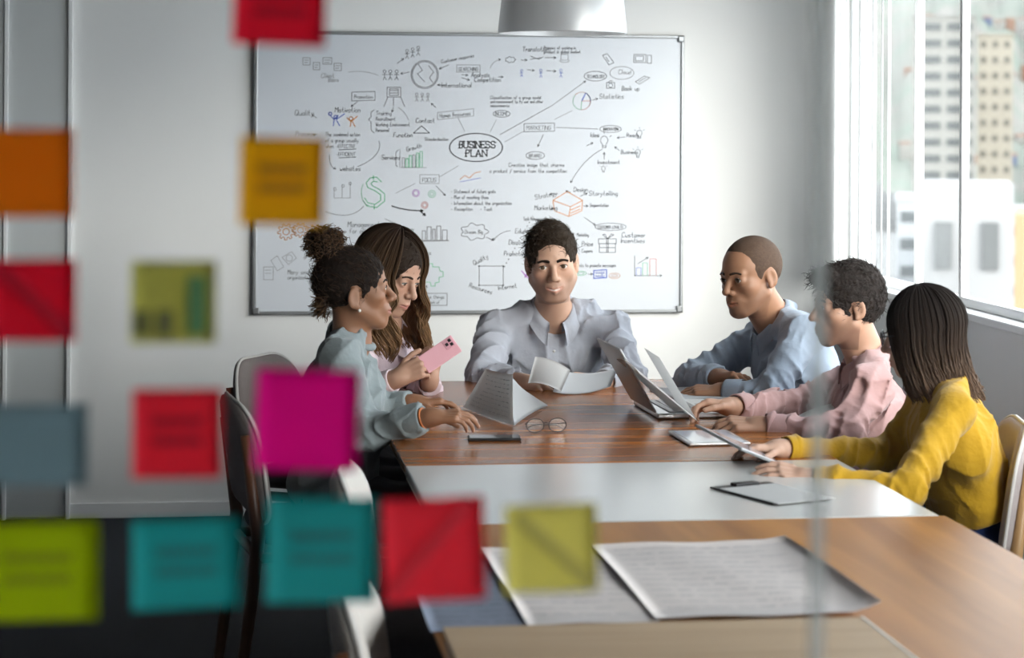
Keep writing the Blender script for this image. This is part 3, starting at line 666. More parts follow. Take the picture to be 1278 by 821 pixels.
# ------------------------------------------------------------------ pendant lamp
pl = ony(702, 42, 6.6)
lp = empty('pendant_lamp', (pl[0], pl[1], pl[2])); tag(lp, 'brushed metal pendant lamp hanging in front of the whiteboard', 'lamp')
R0 = .5*(783-622)/FPX*6.7
MB().lathe([(R0-.004,0),(R0,0),(R0,.004),(R0*.985,.04),(R0*.95,.10),(R0*.86,.17),(R0*.66,.235),(R0*.36,.275),(.04,.29),(.04,.33),(.03,.33),(.03,.285),(R0*.35,.268),(R0*.65,.228),(R0*.84,.166),(R0*.94,.098),(R0*.975,.04),(R0-.004,0)], 48).build('shade', mat('brushed_metal', (.86,.87,.88), .3, .35, var=.14, scale=9, stretch=(1,1,.05), trans=.35), lp, True)
MB().tube([(0,0,.33),(0,0,ZC-pl[2])], .004, 8).build('cable', M['black'], lp, True)
bm_ = mat('lamp_bulb', (1,1,1), .4); bn = bm_.node_tree.nodes['Principled BSDF']; bn.inputs['Emission Color'].default_value = (1,.93,.82,1); bn.inputs['Emission Strength'].default_value = 2
MB().lathe([(.001,.10),(.03,.11),(.042,.14),(.036,.18),(.018,.215),(.015,.27)], 20).build('bulb', bm_, lp, True)
MB().lathe([(.05,ZC-pl[2]-.03),(.05,ZC-pl[2])], 20, close=True).build('ceiling_rose', M['alu'], lp, True)

# ------------------------------------------------------------------ implicit-surface modelling for people
def V(*a): return np.array(a, float)
def unit(v): v = np.asarray(v, float); return v/(np.linalg.norm(v)+1e-12)
def mesh_from_field(d, lo, h):
    """surface nets: one smooth continuous quad surface at d = 0"""
    s = d < 0
    c = s[:-1,:-1,:-1].astype(np.int8)
    for o in ((1,0,0),(0,1,0),(0,0,1),(1,1,0),(1,0,1),(0,1,1),(1,1,1)):
        c = c + s[o[0]:s.shape[0]-1+o[0], o[1]:s.shape[1]-1+o[1], o[2]:s.shape[2]-1+o[2]]
    act = (c > 0) & (c < 8)
    ijk = np.argwhere(act); idx = np.full(act.shape, -1, np.int32); idx[act] = np.arange(len(ijk))
    pos = np.zeros((len(ijk),3)); cnt = np.zeros(len(ijk))
    cor = [(a,b,e) for a in (0,1) for b in (0,1) for e in (0,1)]
    val = {o: d[ijk[:,0]+o[0], ijk[:,1]+o[1], ijk[:,2]+o[2]] for o in cor}
    for o1 in cor:
        for ax in range(3):
            if o1[ax]: continue
            o2 = tuple(1 if i == ax else o1[i] for i in range(3))
            a, b = val[o1], val[o2]; x = (a < 0) != (b < 0)
            t = np.where(x, a/np.where(x, a-b, 1), 0)
            p = np.tile(np.array(o1, float), (len(ijk),1)); p[:,ax] += t
            pos += p*x[:,None]; cnt += x
    verts = lo + h*(ijk + pos/cnt[:,None])
    quads = []
    for ax in range(3):
        u, v = (ax+1)%3, (ax+2)%3
        sl0 = [slice(1,-1)]*3; sl0[ax] = slice(0,-1); sl1 = list(sl0); sl1[ax] = slice(1,None)
        a = s[tuple(sl0)]; b = s[tuple(sl1)]
        e = np.argwhere(a != b)
        if not len(e): continue
        off = np.array([1,1,1]); off[ax] = 0; e = e+off
        flip = ~s[e[:,0], e[:,1], e[:,2]]
        def cell(du, dv):
            q = e.copy(); q[:,u] += du; q[:,v] += dv; return idx[q[:,0],q[:,1],q[:,2]]
        Q = np.stack([cell(-1,-1), cell(0,-1), cell(0,0), cell(-1,0)], 1)
        Q[flip] = Q[flip][:,::-1]; quads.append(Q)
    return verts, np.vstack(quads)

class SDF:
    def __init__(s): s.ops = []; s.lo = V(9,9,9)*100; s.hi = -s.lo
    def _u(s, lo, hi, k, mode, fn):
        lo, hi = np.minimum(lo, hi), np.maximum(lo, hi)
        if mode == 'u': s.lo = np.minimum(s.lo, lo); s.hi = np.maximum(s.hi, hi)
        s.ops.append((lo, hi, k, mode, fn)); return s
    def cap(s, a, b, ra, rb=None, k=.02, mode='u'):
        a, b = np.asarray(a, float), np.asarray(b, float); rb = ra if rb is None else rb
        r = max(ra, rb); ba = b-a; l2 = ba@ba+1e-12
        def fn(X, Y, Z):
            px, py, pz = X-a[0], Y-a[1], Z-a[2]
            t = np.clip((px*ba[0]+py*ba[1]+pz*ba[2])/l2, 0, 1)
            return np.sqrt((px-t*ba[0])**2+(py-t*ba[1])**2+(pz-t*ba[2])**2) - (ra+(rb-ra)*t)
        return s._u(np.minimum(a,b)-r, np.maximum(a,b)+r, k, mode, fn)
    def chain(s, pts, rad, k=.02, mode='u'):
        for i in range(len(pts)-1): s.cap(pts[i], pts[i+1], rad[i], rad[i+1], k if i == 0 else min(k,.012), mode)
        return s
    def ell(s, c, r, R=None, k=.02, mode='u'):
        c = np.asarray(c, float); r = np.broadcast_to(np.asarray(r, float), (3,)).copy(); R = np.eye(3) if R is None else R
        ext = np.sqrt(((R*r)**2).sum(1))
        def fn(X, Y, Z):
            px, py, pz = X-c[0], Y-c[1], Z-c[2]
            q = [(px*R[0,i]+py*R[1,i]+pz*R[2,i]) for i in range(3)]
            k0 = np.sqrt(sum((q[i]/r[i])**2 for i in range(3))); k1 = np.sqrt(sum((q[i]/r[i]**2)**2 for i in range(3)))+1e-9
            return k0*(k0-1)/k1
        return s._u(c-ext, c+ext, k, mode, fn)
    def half(s, p, n, k=.004, lo=None, hi=None):
        """cut away the side the normal n points to"""
        p, n = np.asarray(p, float), unit(n)
        return s._u(np.asarray(lo if lo is not None else p-5, float), np.asarray(hi if hi is not None else p+5, float), k, 's', lambda X, Y, Z: -((X-p[0])*n[0]+(Y-p[1])*n[1]+(Z-p[2])*n[2]))
    def mesh(s, h, disp=None):
        lo = s.lo-3*h-.004; n = np.ceil((s.hi+3*h+.004-lo)/h).astype(int)+1
        d = np.full(n, .15, np.float32)
        ax = [(lo[i]+h*np.arange(n[i])).astype(np.float32) for i in range(3)]
        for (a, b, k, mode, fn) in s.ops:
            pad_ = k+3*h
            i0 = np.clip(np.floor((a-pad_-lo)/h).astype(int), 0, n-1); i1 = np.clip(np.ceil((b+pad_-lo)/h).astype(int)+1, 1, n)
            if (i1 <= i0).any(): continue
            sl = tuple(slice(i0[i], i1[i]) for i in range(3))
            X = ax[0][sl[0]][:,None,None]; Y = ax[1][sl[1]][None,:,None]; Z = ax[2][sl[2]][None,None,:]
            p = fn(X, Y, Z).astype(np.float32); q = d[sl]
            if mode == 's': q = -q
            t = np.clip(.5+.5*(p-q)/k, 0, 1)
            r = p+(q-p)*t-k*t*(1-t)
            d[sl] = -r if mode == 's' else r
        if disp is not None:
            d = d+disp(ax[0][:,None,None], ax[1][None,:,None], ax[2][None,None,:]).astype(np.float32)
        return mesh_from_field(d, lo, h)

class Frame:
    def __init__(s, o, R, sc=1.0): s.o = np.asarray(o, float); s.R = R; s.s = sc
    def p(s, x, y, z): return s.o + s.R@(s.s*V(x,y,z))
    def local(s, P): return (np.asarray(P)-s.o)@s.R/s.s
    def ell(s, S, c, r, k=.01, mode='u', rot=None):
        return S.ell(s.p(*c), np.asarray(r)*s.s, s.R if rot is None else s.R@rot, k*s.s, mode)
    def cap(s, S, a, b, ra, rb=None, k=.01, mode='u'):
        return S.cap(s.p(*a), s.p(*b), ra*s.s, (ra if rb is None else rb)*s.s, k*s.s, mode)
def rot_x(a): c, s_ = math.cos(a), math.sin(a); return np.array([[1,0,0],[0,c,-s_],[0,s_,c]])
def rot_y(a): c, s_ = math.cos(a), math.sin(a); return np.array([[c,0,s_],[0,1,0],[-s_,0,c]])
def rot_z(a): c, s_ = math.cos(a), math.sin(a); return np.array([[c,-s_,0],[s_,c,0],[0,0,1]])
def facing(f, roll=0, up=(0,0,1)):
    y = unit(f); x = unit(np.cross(y, up)); z = np.cross(x, y)
    return np.stack([x,y,z],1)@rot_y(math.radians(roll))

def wmesh(name, verts, faces, m, parent, col=None, smooth=True):
    """mesh given in world coordinates, stored relative to its thing"""
    off = np.zeros(3); pp = parent
    while pp is not None:
        if '_o' in pp: off = np.array(pp['_o']); break
        pp = pp.parent
    me = bpy.data.meshes.new(name)
    v = np.asarray(verts, float)-off
    if isinstance(faces, np.ndarray):
        me.vertices.add(len(v)); me.vertices.foreach_set('co', v.ravel())
        me.loops.add(faces.size); me.loops.foreach_set('vertex_index', faces.ravel().astype(np.int32))
        me.polygons.add(len(faces)); me.polygons.foreach_set('loop_start', np.arange(0, faces.size, faces.shape[1], dtype=np.int32))
        me.update(calc_edges=True); me.validate()
    else:
        me.from_pydata([tuple(q) for q in v], [], faces); me.update()
    if col is not None:
        at = me.color_attributes.new('Col', 'FLOAT_COLOR', 'POINT')
        c4 = np.ones((len(v),4)); c4[:,:3] = col; at.data.foreach_set('color', c4.ravel())
    return mkobj(name, me, m, parent, smooth)

SKINMAT = mat('skin', (.5,.3,.2), .48, var=.07, scale=60, bump=.12, bscale=500, attr=True, spec=.4, sss=.06)
HAIRMAT = mat('hair', (.03,.02,.015), .7, var=.12, scale=120, attr=True, spec=.1)
EYEMAT = mat('eye', (.8,.8,.8), .12, var=.01, scale=50, attr=True, spec=.6)
def cloth(name, c, rough=.85, bump=.35, bscale=26, var=.05): return mat(name, c, rough, var=var, scale=35, bump=bump, bscale=bscale, sheen=.15, bdist=.012)

def head_sdf(S, F, female=False, smile=0.0, jaw=1.0, eye_open=1.0, nose=1.0, ear_dz=0.0):
    jw = jaw*(.93 if female else 1.0)
    F.ell(S, (0,-.014,.038), (.076,.098,.087), .01)
    F.ell(S, (0,.030,.038), (.060,.058,.062), .02)
    F.ell(S, (0,.028,-.030), (.058*jw,.060,.076), .02)
    for s in (-1,1):
        F.cap(S, (s*.050*jw,.000,-.045), (s*.020*jw,.062,-.094), .022*jw, .018, .025)
        F.ell(S, (s*.039,.052,-.018+.004*smile), (.025,.028,.022+.003*smile), .02)
        F.cap(S, (s*.040,.074,.024), (s*.010,.087,.022), .009 if female else .0105, None, .012)
    F.ell(S, (0,.069,-.093), (.022*jw,.020,.020), .018)
    F.ell(S, (0,.076,-.058), (.031,.024,.027), .018)
    for s in (-1,1): F.ell(S, (s*.0335,.100,.006), (.017,.015,.013), .012, 's')
    F.cap(S, (0,.086,.014), (0,.110*nose,-.023), .0080, .0110, .010)
    F.ell(S, (0,.1115*nose,-.027), (.0115,.0105,.0105), .006)
    for s in (-1,1): F.ell(S, (s*.0125,.099,-.031), (.0085,.0105,.0085), .006)
    for s in (-1,1): F.ell(S, (s*.0065,.108,-.0385), (.0035,.0055,.0035), .003, 's')
    up = .0055*smile; wd = .023+.004*smile
    F.cap(S, (-wd,.084,-.0635+up), (-.007,.0975,-.0600), .0035, .0052, .005); F.cap(S, (wd,.084,-.0635+up), (.007,.0975,-.0600), .0035, .0052, .005)
    F.cap(S, (-.007,.0975,-.0600), (.007,.0975,-.0600), .0052, None, .004)
    F.cap(S, (-wd*.85,.084,-.0665+up), (0,.0955,-.0720), .0038, .0066, .005); F.cap(S, (wd*.85,.084,-.0665+up), (0,.0955,-.0720), .0038, .0066, .005)
    F.cap(S, (-wd,.090,-.0640+up), (0,.1045,-.0655), .0016, .0022+.0012*smile, .002, 's'); F.cap(S, (wd,.090,-.0640+up), (0,.1045,-.0655), .0016, .0022+.0012*smile, .002, 's')
    for s in (-1,1):
        F.ell(S, (s*.0325,.0745,.007), (.0168,.0160,.0160), .006)
        F.ell(S, (s*.0325,.093,.0065), (.0140,.016,.0052*eye_open), .002, 's')
        er = rot_z(s*.35)@rot_x(-.12)
        F.ell(S, (s*.079,-.014,.002+ear_dz), (.0065,.019,.031), .008, 'u', er)
        F.ell(S, (s*.087,-.010,.004+ear_dz), (.0065,.011,.019), .004, 's', er)
        F.ell(S, (s*.078,-.006,-.024+ear_dz), (.006,.008,.009), .006)

def hand_sdf(S, wrist, ydir, zdir, side, curls, s=1.0, spread=1.0, thumb=(.62,.70,-.30), thumb_curl=18):
    """side -1 right hand, +1 left hand; zdir = back of the hand; returns nail spots"""
    y = unit(ydir); z = unit(np.asarray(zdir, float)-y*(y@np.asarray(zdir, float))); x = np.cross(y, z)
    R = np.stack([x,y,z],1); F = Frame(wrist, R, s); nails = []
    xs = (.031,.0105,-.0105,-.030); ky = (.088,.092,.088,.080); Ls = (.070,.079,.073,.057); rr = (.0088,.0090,.0086,.0076)
    F.ell(S, (0,.012,0), (.027,.034,.0165), .02)
    for i in range(4): F.cap(S, (side*xs[i]*.6,.02,0), (side*xs[i]*.97,ky[i],0), .0135, .0118, .008)
    F.ell(S, (side*.024,.034,-.008), (.016,.030,.014), .012)
    for i in range(4):
        c = curls[i]; p = V(side*xs[i]*.97,ky[i],0); ang = 0; sp = side*(xs[i])*spread*4.0
        for j, (f, m) in enumerate(((.46,.8),(.30,1.0),(.24,.7))):
            ang += math.radians(c*m); d = unit(V(math.sin(math.radians(sp*40))*math.cos(ang), math.cos(ang), -math.sin(ang)))
            q = p+d*Ls[i]*f
            F.cap(S, p, q, rr[i]*(1-.10*j), rr[i]*(.90-.10*j), .0035 if j == 0 else .002); p = q
        nrm = unit(V(0, math.sin(ang), math.cos(ang)))
        nails.append((F.p(*(p+nrm*rr[i]*.6)), .0062*s))
    p = V(side*.026,.020,-.006); d = unit(V(side*thumb[0], thumb[1], thumb[2])); tr = (.0125,.0105,.0095,.0080)
    for j, l in enumerate((.036,.033,.026)):
        q = p+d*l; F.cap(S, p, q, tr[j], tr[j+1], .007 if j == 0 else .003); p = q
        a = math.radians(thumb_curl); d = unit(d*math.cos(a)+V(-side*.7,.5,-.3)*math.sin(a))
    return F, nails

class MBC(MB):
    """mesh builder with a colour per vertex"""
    def __init__(s): super().__init__(); s.c = []
    def ctube(s, pts, rad, cols, n=4):
        k = len(s.v); s.tube(pts, rad, n, True); m = len(pts)
        for i in range(m): s.c += [tuple(cols[i])]*n

def strands_mesh(name, paths, parent, r0, r1, c0, c1, seed=0, n=4, jit=.25, ramp=1.0):
    """one hair part made of many tapering strands"""
    mb = MBC(); r = random.Random(seed); c0, c1 = np.array(c0), np.array(c1)
    for p in paths:
        m = len(p); f = 1+jit*(r.random()*2-1); k = .7+.6*r.random()
        rad = [(r0+(r1-r0)*(i/(m-1))**1.5)*k for i in range(m)]
        mb.ctube(p, rad, [np.clip((c0+(c1-c0)*((i/(m-1))**ramp))*f, 0, 1) for i in range(m)], n)
    v = np.array(mb.v)
    return wmesh(name, v, mb.f, HAIRMAT, parent, np.array(mb.c))

def bvh(verts, faces): return BVHTree.FromPolygons([Vector(v) for v in verts], [tuple(int(i) for i in f) for f in faces])

def fold_disp(amp, seed, lam=.07, arms=(), arm_amp=.007, neck=None):
    """soft garment folds as a displacement of the field"""
    r = np.random.default_rng(seed); layers = []
    for i in range(5):
        if i == 4: lam = lam*.45
        d = unit(r.normal(size=3)*V(1,1,.6)); e = unit(r.normal(size=3)); layers.append((d, e, lam*(.7+.8*r.random()), lam*(2+2*r.random()), r.random()*6.28, r.random()*6.28))
    def fn(X, Y, Z):
        out = 0
        for li, (d, e, l1, l2, p1, p2) in enumerate(layers):
            ph = 6.283*(X*d[0]+Y*d[1]+Z*d[2])/l1+p1+2.2*np.sin(6.283*(X*e[0]+Y*e[1]+Z*e[2])/l2+p2)
            m = .5+.5*np.sin(6.283*(X*e[1]+Y*e[2]+Z*e[0])/(l2*1.3)+p1)
            out = out+(.5 if li == 4 else 1)*(m*m)*(np.abs(np.sin(ph*.5))**.7-.65)
        out = out*amp
        for (a, b, ph0, end) in arms:   # creases that wrap round the sleeve, gathered at the elbow
            ba = b-a; L_ = math.sqrt(ba@ba); u = ba/L_; x = unit(np.cross(u, V(.3,.2,1))); z = np.cross(x, u)
            px, py, pz = X-a[0], Y-a[1], Z-a[2]
            t = px*u[0]+py*u[1]+pz*u[2]; qx = px*x[0]+py*x[1]+pz*x[2]; qz = px*z[0]+py*z[1]+pz*z[2]
            rad = np.sqrt(qx*qx+qz*qz)+1e-6; w = np.exp(-((t-(L_ if end else 0))/(L_*.62))**2)*np.exp(-(np.maximum(rad-.05,0)/.03)**2)*((t > -.04) & (t < L_+.04))
            cphi, sphi = qx/rad, qz/rad
            ph = 6.283*t/.052+ph0+1.5*cphi+1.1*sphi+1.2*np.sin(t*60+3*cphi)
            out = out+w*arm_amp*(np.abs(np.sin(ph*.5))**.7-.65)*(.65+.35*np.sin(2*sphi+1.3*cphi+ph0))
        return out
    return fn

def surf_from(tree, o, d):
    h = tree.ray_cast(Vector(o), Vector(d))
    return (np.array(h[0]), np.array(h[1])) if h[0] is not None else (None, None)

def person(sp):
    """sp: joints in world metres plus looks. Returns the person empty and useful frames."""
    s = sp.get('s', 1.0); fem = sp.get('female', False)
    HD, N, SR, SL, ER, EL, WR, WL, PV = (np.asarray(sp[k], float) for k in ('head','neck','sr','sl','er','el','wr','wl','pelvis'))
    o = empty('person', (float(PV[0]), float(PV[1]), 0)); o['_o'] = [float(PV[0]), float(PV[1]), 0.0]
    tag(o, sp['label'], 'person')
    F = Frame(HD, facing(sp['face'], sp.get('roll',0)), s*sp.get('hs',1.0))
    ch = (SR+SL)/2; up = unit(N*.6+ch*.4-PV); fr = unit(np.cross(up, unit(SR-SL))); rt = np.cross(fr, up)
    T = np.stack([rt,fr,up],1); L = np.linalg.norm(ch-PV); aw = .9 if fem else 1.0
    hw = np.linalg.norm(SR-SL)/2
    # ---- body: one continuous skin surface
    S = SDF()
    head_sdf(S, F, fem, sp.get('smile',0), sp.get('jaw',1), sp.get('eye_open',1), sp.get('nose',1), sp.get('ear_dz',0))
    nr = (.047 if fem else .054)*s
    nb = F.p(0,-.024,-.055)
    S.cap(nb, N, nr*.98, nr*1.06, .022*s); S.cap(F.p(0,.0,-.075), N+fr*.02*s, nr*.72, nr*.85, .02*s)
    S.ell(PV+up*L*.72, V(hw*.88,.092*s,L*.34), T, .04); S.ell(PV+up*L*.3, V(hw*.74,.088*s,L*.32), T, .05)
    S.cap(N-up*.01, SR-up*.01, .040*s, .042*s, .04); S.cap(N-up*.01, SL-up*.01, .040*s, .042*s, .04)
    nails = []
    for (sh, e, w, hs, side) in ((SR,ER,WR,sp['hr'],-1),(SL,EL,WL,sp['hl'],1)):
        S.cap(sh, e, .042*s*aw, .036*s*aw, .02); S.cap(e, w, .036*s*aw, .0255*s*aw, .02)
        HF, nl = hand_sdf(S, w, hs['y'], hs['z'], side, hs.get('curl',(20,22,24,28)), s*(.92 if fem else 1.02)*hs.get('s',1), hs.get('spread',1), hs.get('thumb',(.62,.70,-.30)), hs.get('tc',18))
        nails += nl; S.cap(e+(w-e)*.8, w+unit(hs['y'])*.02, .027*s*aw, .0235*s*aw, .02)
    v, f = S.mesh(sp.get('res',.003))
    q = F.local(v); skin = np.array(sp['skin']); col = np.tile(skin, (len(v),1))
    lipc = np.array(sp.get('lip', tuple(skin*V(.95,.62,.62))))
    def blend(mask, c):
        nonlocal col; col = col*(1-mask[:,None])+np.asarray(c)*mask[:,None]
    inl = (q[:,1] > .05)
    smile = sp.get('smile',0); upl = .0055*smile*(np.abs(q[:,0])/.025)**1.5
    ml = np.exp(-((q[:,2]+.066-upl)/.0078)**4)*np.exp(-(q[:,0]/(.0235+.003*smile))**6)*(q[:,1] > .080)
    blend(ml*.85, lipc)
    sm = np.exp(-((q[:,2]+.0648-upl)/.0016)**2)*np.exp(-(q[:,0]/.022)**4)*(q[:,1] > .080)
    if sp.get('teeth'): blend(np.exp(-((q[:,2]+.0655-upl)/.0026)**2)*np.exp(-(q[:,0]/.017)**4)*(q[:,1] > .078), (.72,.68,.62))
    else: blend(sm*.6, skin*.3)
    ck = np.exp(-(((np.abs(q[:,0])-.04)/.018)**2+((q[:,2]+.02)/.018)**2))*(q[:,1] > .03)
    blend(ck*.25, skin*V(1.05,.78,.74))
    if sp.get('stubble'):
        st = (1/(1+np.exp((q[:,2]+.040+.25*np.maximum(0,.05-q[:,1]))/.008)))*(q[:,2] > -.125)*(q[:,1] > -.02)*(1-ml)
        st = np.maximum(st*(np.abs(q[:,2]+.09) < .05), st*.9); blend(np.clip(st,0,1)*sp['stubble'], skin*V(.30,.28,.30))
    for (p, r) in nails:
        mk = np.exp(-(np.linalg.norm(v-p,axis=1)/r)**4); blend(mk*.7, np.clip(skin*.4+V(.42,.34,.31),0,1))
    body = wmesh('body', v, f, SKINMAT, o, col)
    # ---- eyes, lids, brows
    hx = np.linalg.norm(q-V(0,.03,0),axis=1) < .17
    keep = hx[f].all(1); ftree = bvh(v, f[keep]); mbl = MBC(); mbb = MBC()
    gz = V(*sp.get('gaze',(0,0)))
    for sd in (-1,1):
        c = V(sd*.0325,.0748,.007); n = 22; vs = []; cs = []; fs = []; r = .0149
        ax = unit(V(gz[0], 1, gz[1])); bx = unit(np.cross(ax, V(0,0,1))); cz = np.cross(bx, ax)
        for i in range(n+1):
            th = math.pi*i/n*.62
            for k in range(20):
                a = 2*math.pi*k/20; p = c+r*(math.cos(th)*ax+math.sin(th)*(math.cos(a)*bx+math.sin(a)*cz)); vs.append(F.p(*p))
                cs.append((.008,.008,.008) if th < .16 else (sp.get('iris',(.06,.03,.015)) if th < .40 else ((.03,.02,.015) if th < .45 else (.66,.63,.60))))
        fs = [(i*20+k, (i+1)*20+k, (i+1)*20+(k+1)%20, i*20+(k+1)%20) for i in range(n) for k in range(20)]
        wmesh('eye', np.array(vs), fs, EYEMAT, o, np.array(cs))
        eo = sp.get('eye_open',1); pts = []
        for i in range(9):
            t = -1+2*i/8; p = V(sd*.0325+t*.0135, 0, .0072+.0056*eo*(1-t*t)); dy = math.sqrt(max(1e-6, .0166**2-(t*.0135)**2-(p[2]-.007)**2)); p[1] = .0748+dy; pts.append(F.p(*p))
        mbl.ctube(pts, [.0006*s]+[.0013*s]*7+[.0006*s], [(.012,.01,.01)]*9, 5)
        bw = sp.get('brow', 1.0); pts = []; rad = []
        for i in range(8):
            t = i/7; x = sd*(.011+.036*t); z = .0255+.006*math.sin(t*2.2)-.006*t*t+sp.get('brow_dz',0)
            h, _n = surf_from(ftree, F.p(x,.2,z), -F.R[:,1])
            if h is not None: pts.append(h-F.R[:,1]*.0012*s); rad.append((.0020+.0022*math.sin(min(1,t*1.4+.25)*2.6))*bw*s)
        if len(pts) > 3:
            k0 = len(mbb.v); mbb.ctube(pts, rad, [np.array(sp['hair'])]*len(pts), 6)
    if mbl.v: wmesh('eyelashes', np.array(mbl.v), mbl.f, HAIRMAT, o, np.array(mbl.c))
    if mbb.v: wmesh('eyebrows', np.array(mbb.v), mbb.f, HAIRMAT, o, np.array(mbb.c))
    # ---- top garment
    G = SDF(); g = sp.get('loose',1.0)
    G.ell(PV+up*L*.70, V(hw*1.0*g,.118*s*g,L*.38), T, .04); G.ell(PV+up*L*.34, V(hw*.90*g,.120*s*g,L*.36), T, .05); G.ell(PV+up*L*.04, V(hw*.92*g,.132*s*g,L*.22), T, .05)
    if fem: 
        for sd in (-1,1): G.ell(PV+up*L*.62+rt*sd*.075*s+fr*.07*s, V(.060,.050,.065)*s, T, .05)
    else: G.ell(PV+up*L*.70+fr*.045*s, V(hw*.82,.085*s,L*.24), T, .04)
    slope = sp.get('trap', .055)*s
    G.cap(N+up*.006-fr*.014, SR-up*.004, .052*s, .058*s*aw, .045); G.cap(N+up*.006-fr*.014, SL-up*.004, .052*s, .058*s*aw, .045)
    for (sh, e, w, cl) in ((SR,ER,WR,sp.get('cufr',.97)),(SL,EL,WL,sp.get('cufl',.97))):
        wc = e+(w-e)*cl; sr_ = sp.get('sleeve',1.0)
        G.cap(sh, e, .060*s*aw*sr_, .053*s*aw*sr_, .03); G.cap(e, wc, .053*s*aw*sr_, .039*s*aw*sr_, .025)
        G.half(wc, wc-e, .003, wc-.06, wc+.06)
        # sleeve end: hollow it so that the wrist shows inside the cuff
        G.cap(wc-unit(w-e)*.02, wc+unit(w-e)*.03, .031*s*aw, None, .003, 's')
    nax = unit(nb-N)
    nk = sp.get('neckhole', 1.14)
    G.cap(N-nax*.012*s+fr*.006*s, N+nax*.09*s, nr*nk, nr*nk*1.12, .006, 's')
    if sp.get('vneck'): G.cap(N-up*.015*s+fr*.075*s, N-up*sp['vneck']*s+fr*.15*s, .030*s, .010*s, .008, 's')
    if 'hem' in sp: G.half(PV+up*sp['hem'], -up, .012)
    gv, gf = G.mesh(.0055, fold_disp(sp.get('fold',.012), sp.get('seed',1), sp.get('lam',.085), [(SR,ER,1.0,1),(ER,WR,2.0,0),(SL,EL,3.0,1),(EL,WL,4.0,0)], sp.get('arm_fold',.014), N))
    shirt = wmesh(sp.get('top','shirt'), gv, gf, sp['topmat'], o)
    gt = bvh(gv, gf)
    for (e, w, cl) in ((ER,WR,sp.get('cufr',.97)),(EL,WL,sp.get('cufl',.97))):
        wc = e+(w-e)*cl; a = unit(w-e); cm = MB(); cw = sp.get('cuffw',.055)*s; rr_ = .0385*s*aw*sp.get('sleeve',1.0)*sp.get('cuffr',1.0)
        x = unit(np.cross(a, V(0,0,1))); z = np.cross(x, a); prof = [(rr_*1.10,-cw),(rr_*1.13,-cw*.9),(rr_*1.04,-cw*.1),(rr_*1.02,.001),(rr_*.93,.001),(rr_*.90,-cw*.3)]
        vs = [wc+a*t+r*(math.cos(2*math.pi*k/24)*x+math.sin(2*math.pi*k/24)*z) for (r,t) in prof for k in range(24)]
        fs = [(i*24+k, i*24+(k+1)%24, (i+1)*24+(k+1)%24, (i+1)*24+k) for i in range(5) for k in range(24)]
        wmesh('cuff', np.array(vs), fs, sp.get('cuffmat', sp['topmat']), shirt if False else o)
    NF = Frame(N, np.stack([rt, unit(np.cross(nax, rt))*1.0, nax],1), s)
    if NF.R[:,1]@fr < 0: NF.R[:,1] *= -1
    if sp.get('collar'):
        rr_ = nr/s*1.10; rows = []
        gap = sp.get('gap', 16)
        for i in range(41):
            ph = math.radians(gap+(360-2*gap)*i/40); fc = math.cos(ph); pt = max(0, fc)**3*.028*sp['collar']; dz = -.028*max(0,fc)**2+.004
            ex = 1+.22*max(0,fc); row = []
            for (r, z) in ((rr_*.99,-.012),(rr_*1.01,.018),(rr_*1.03,.027),(rr_*1.10,.029),(rr_+.020,.010),(rr_+.030+.006*max(0,fc),-.012-pt)):
                row.append(NF.p(r*math.sin(ph), r*ex*math.cos(ph)+.004, z+dz))
            rows.append(row)
        mb = MB().sheet(np.array(rows), .0022*s); wmesh('collar', np.array(mb.v), mb.f, sp['topmat'], o)
    if sp.get('band'):
        rr_ = nr/s*sp['band']; pts = [NF.p(rr_*math.sin(a), rr_*1.08*math.cos(a)+.006, -.006-.020*max(0,math.cos(a))) for a in np.linspace(0, 2*math.pi, 40)]
        mb = MB().tube(pts, .011*s, 8, False); wmesh('neckband', np.array(mb.v), mb.f, sp['topmat'], o)
    if sp.get('placket'):
        rows = []; bt = []
        for i in range(26):
            t = i/25; c = N-up*(.045*s+t*L*.62)+fr*.4
            row = []
            for x in (-.016,-.010,0,.010,.016):
                h, nn = surf_from(gt, c+rt*x*s, -fr)
                row.append(h+fr*(.0022 if abs(x) < .012 else .0004)*s if h is not None else None)
            if all(r is not None for r in row): rows.append(row); bt.append(row[2])
        if len(rows) > 4:
            mb = MB().grid(np.array(rows)); wmesh('placket', np.array(mb.v), mb.f, sp['topmat'], o)
            for b in bt[3::5]:
                m2 = MB().lathe([(.0005,.0022),(.0045,.002),(.0052,.0006),(.0052,-.001)], 12); vv = np.array(m2.v)*s
                wmesh('button', b+vv@np.stack([rt,up,fr],0)+fr*.001, m2.f, M.setdefault('button', mat('shirt_button', (.75,.74,.72), .3, var=.03, scale=200)), o)
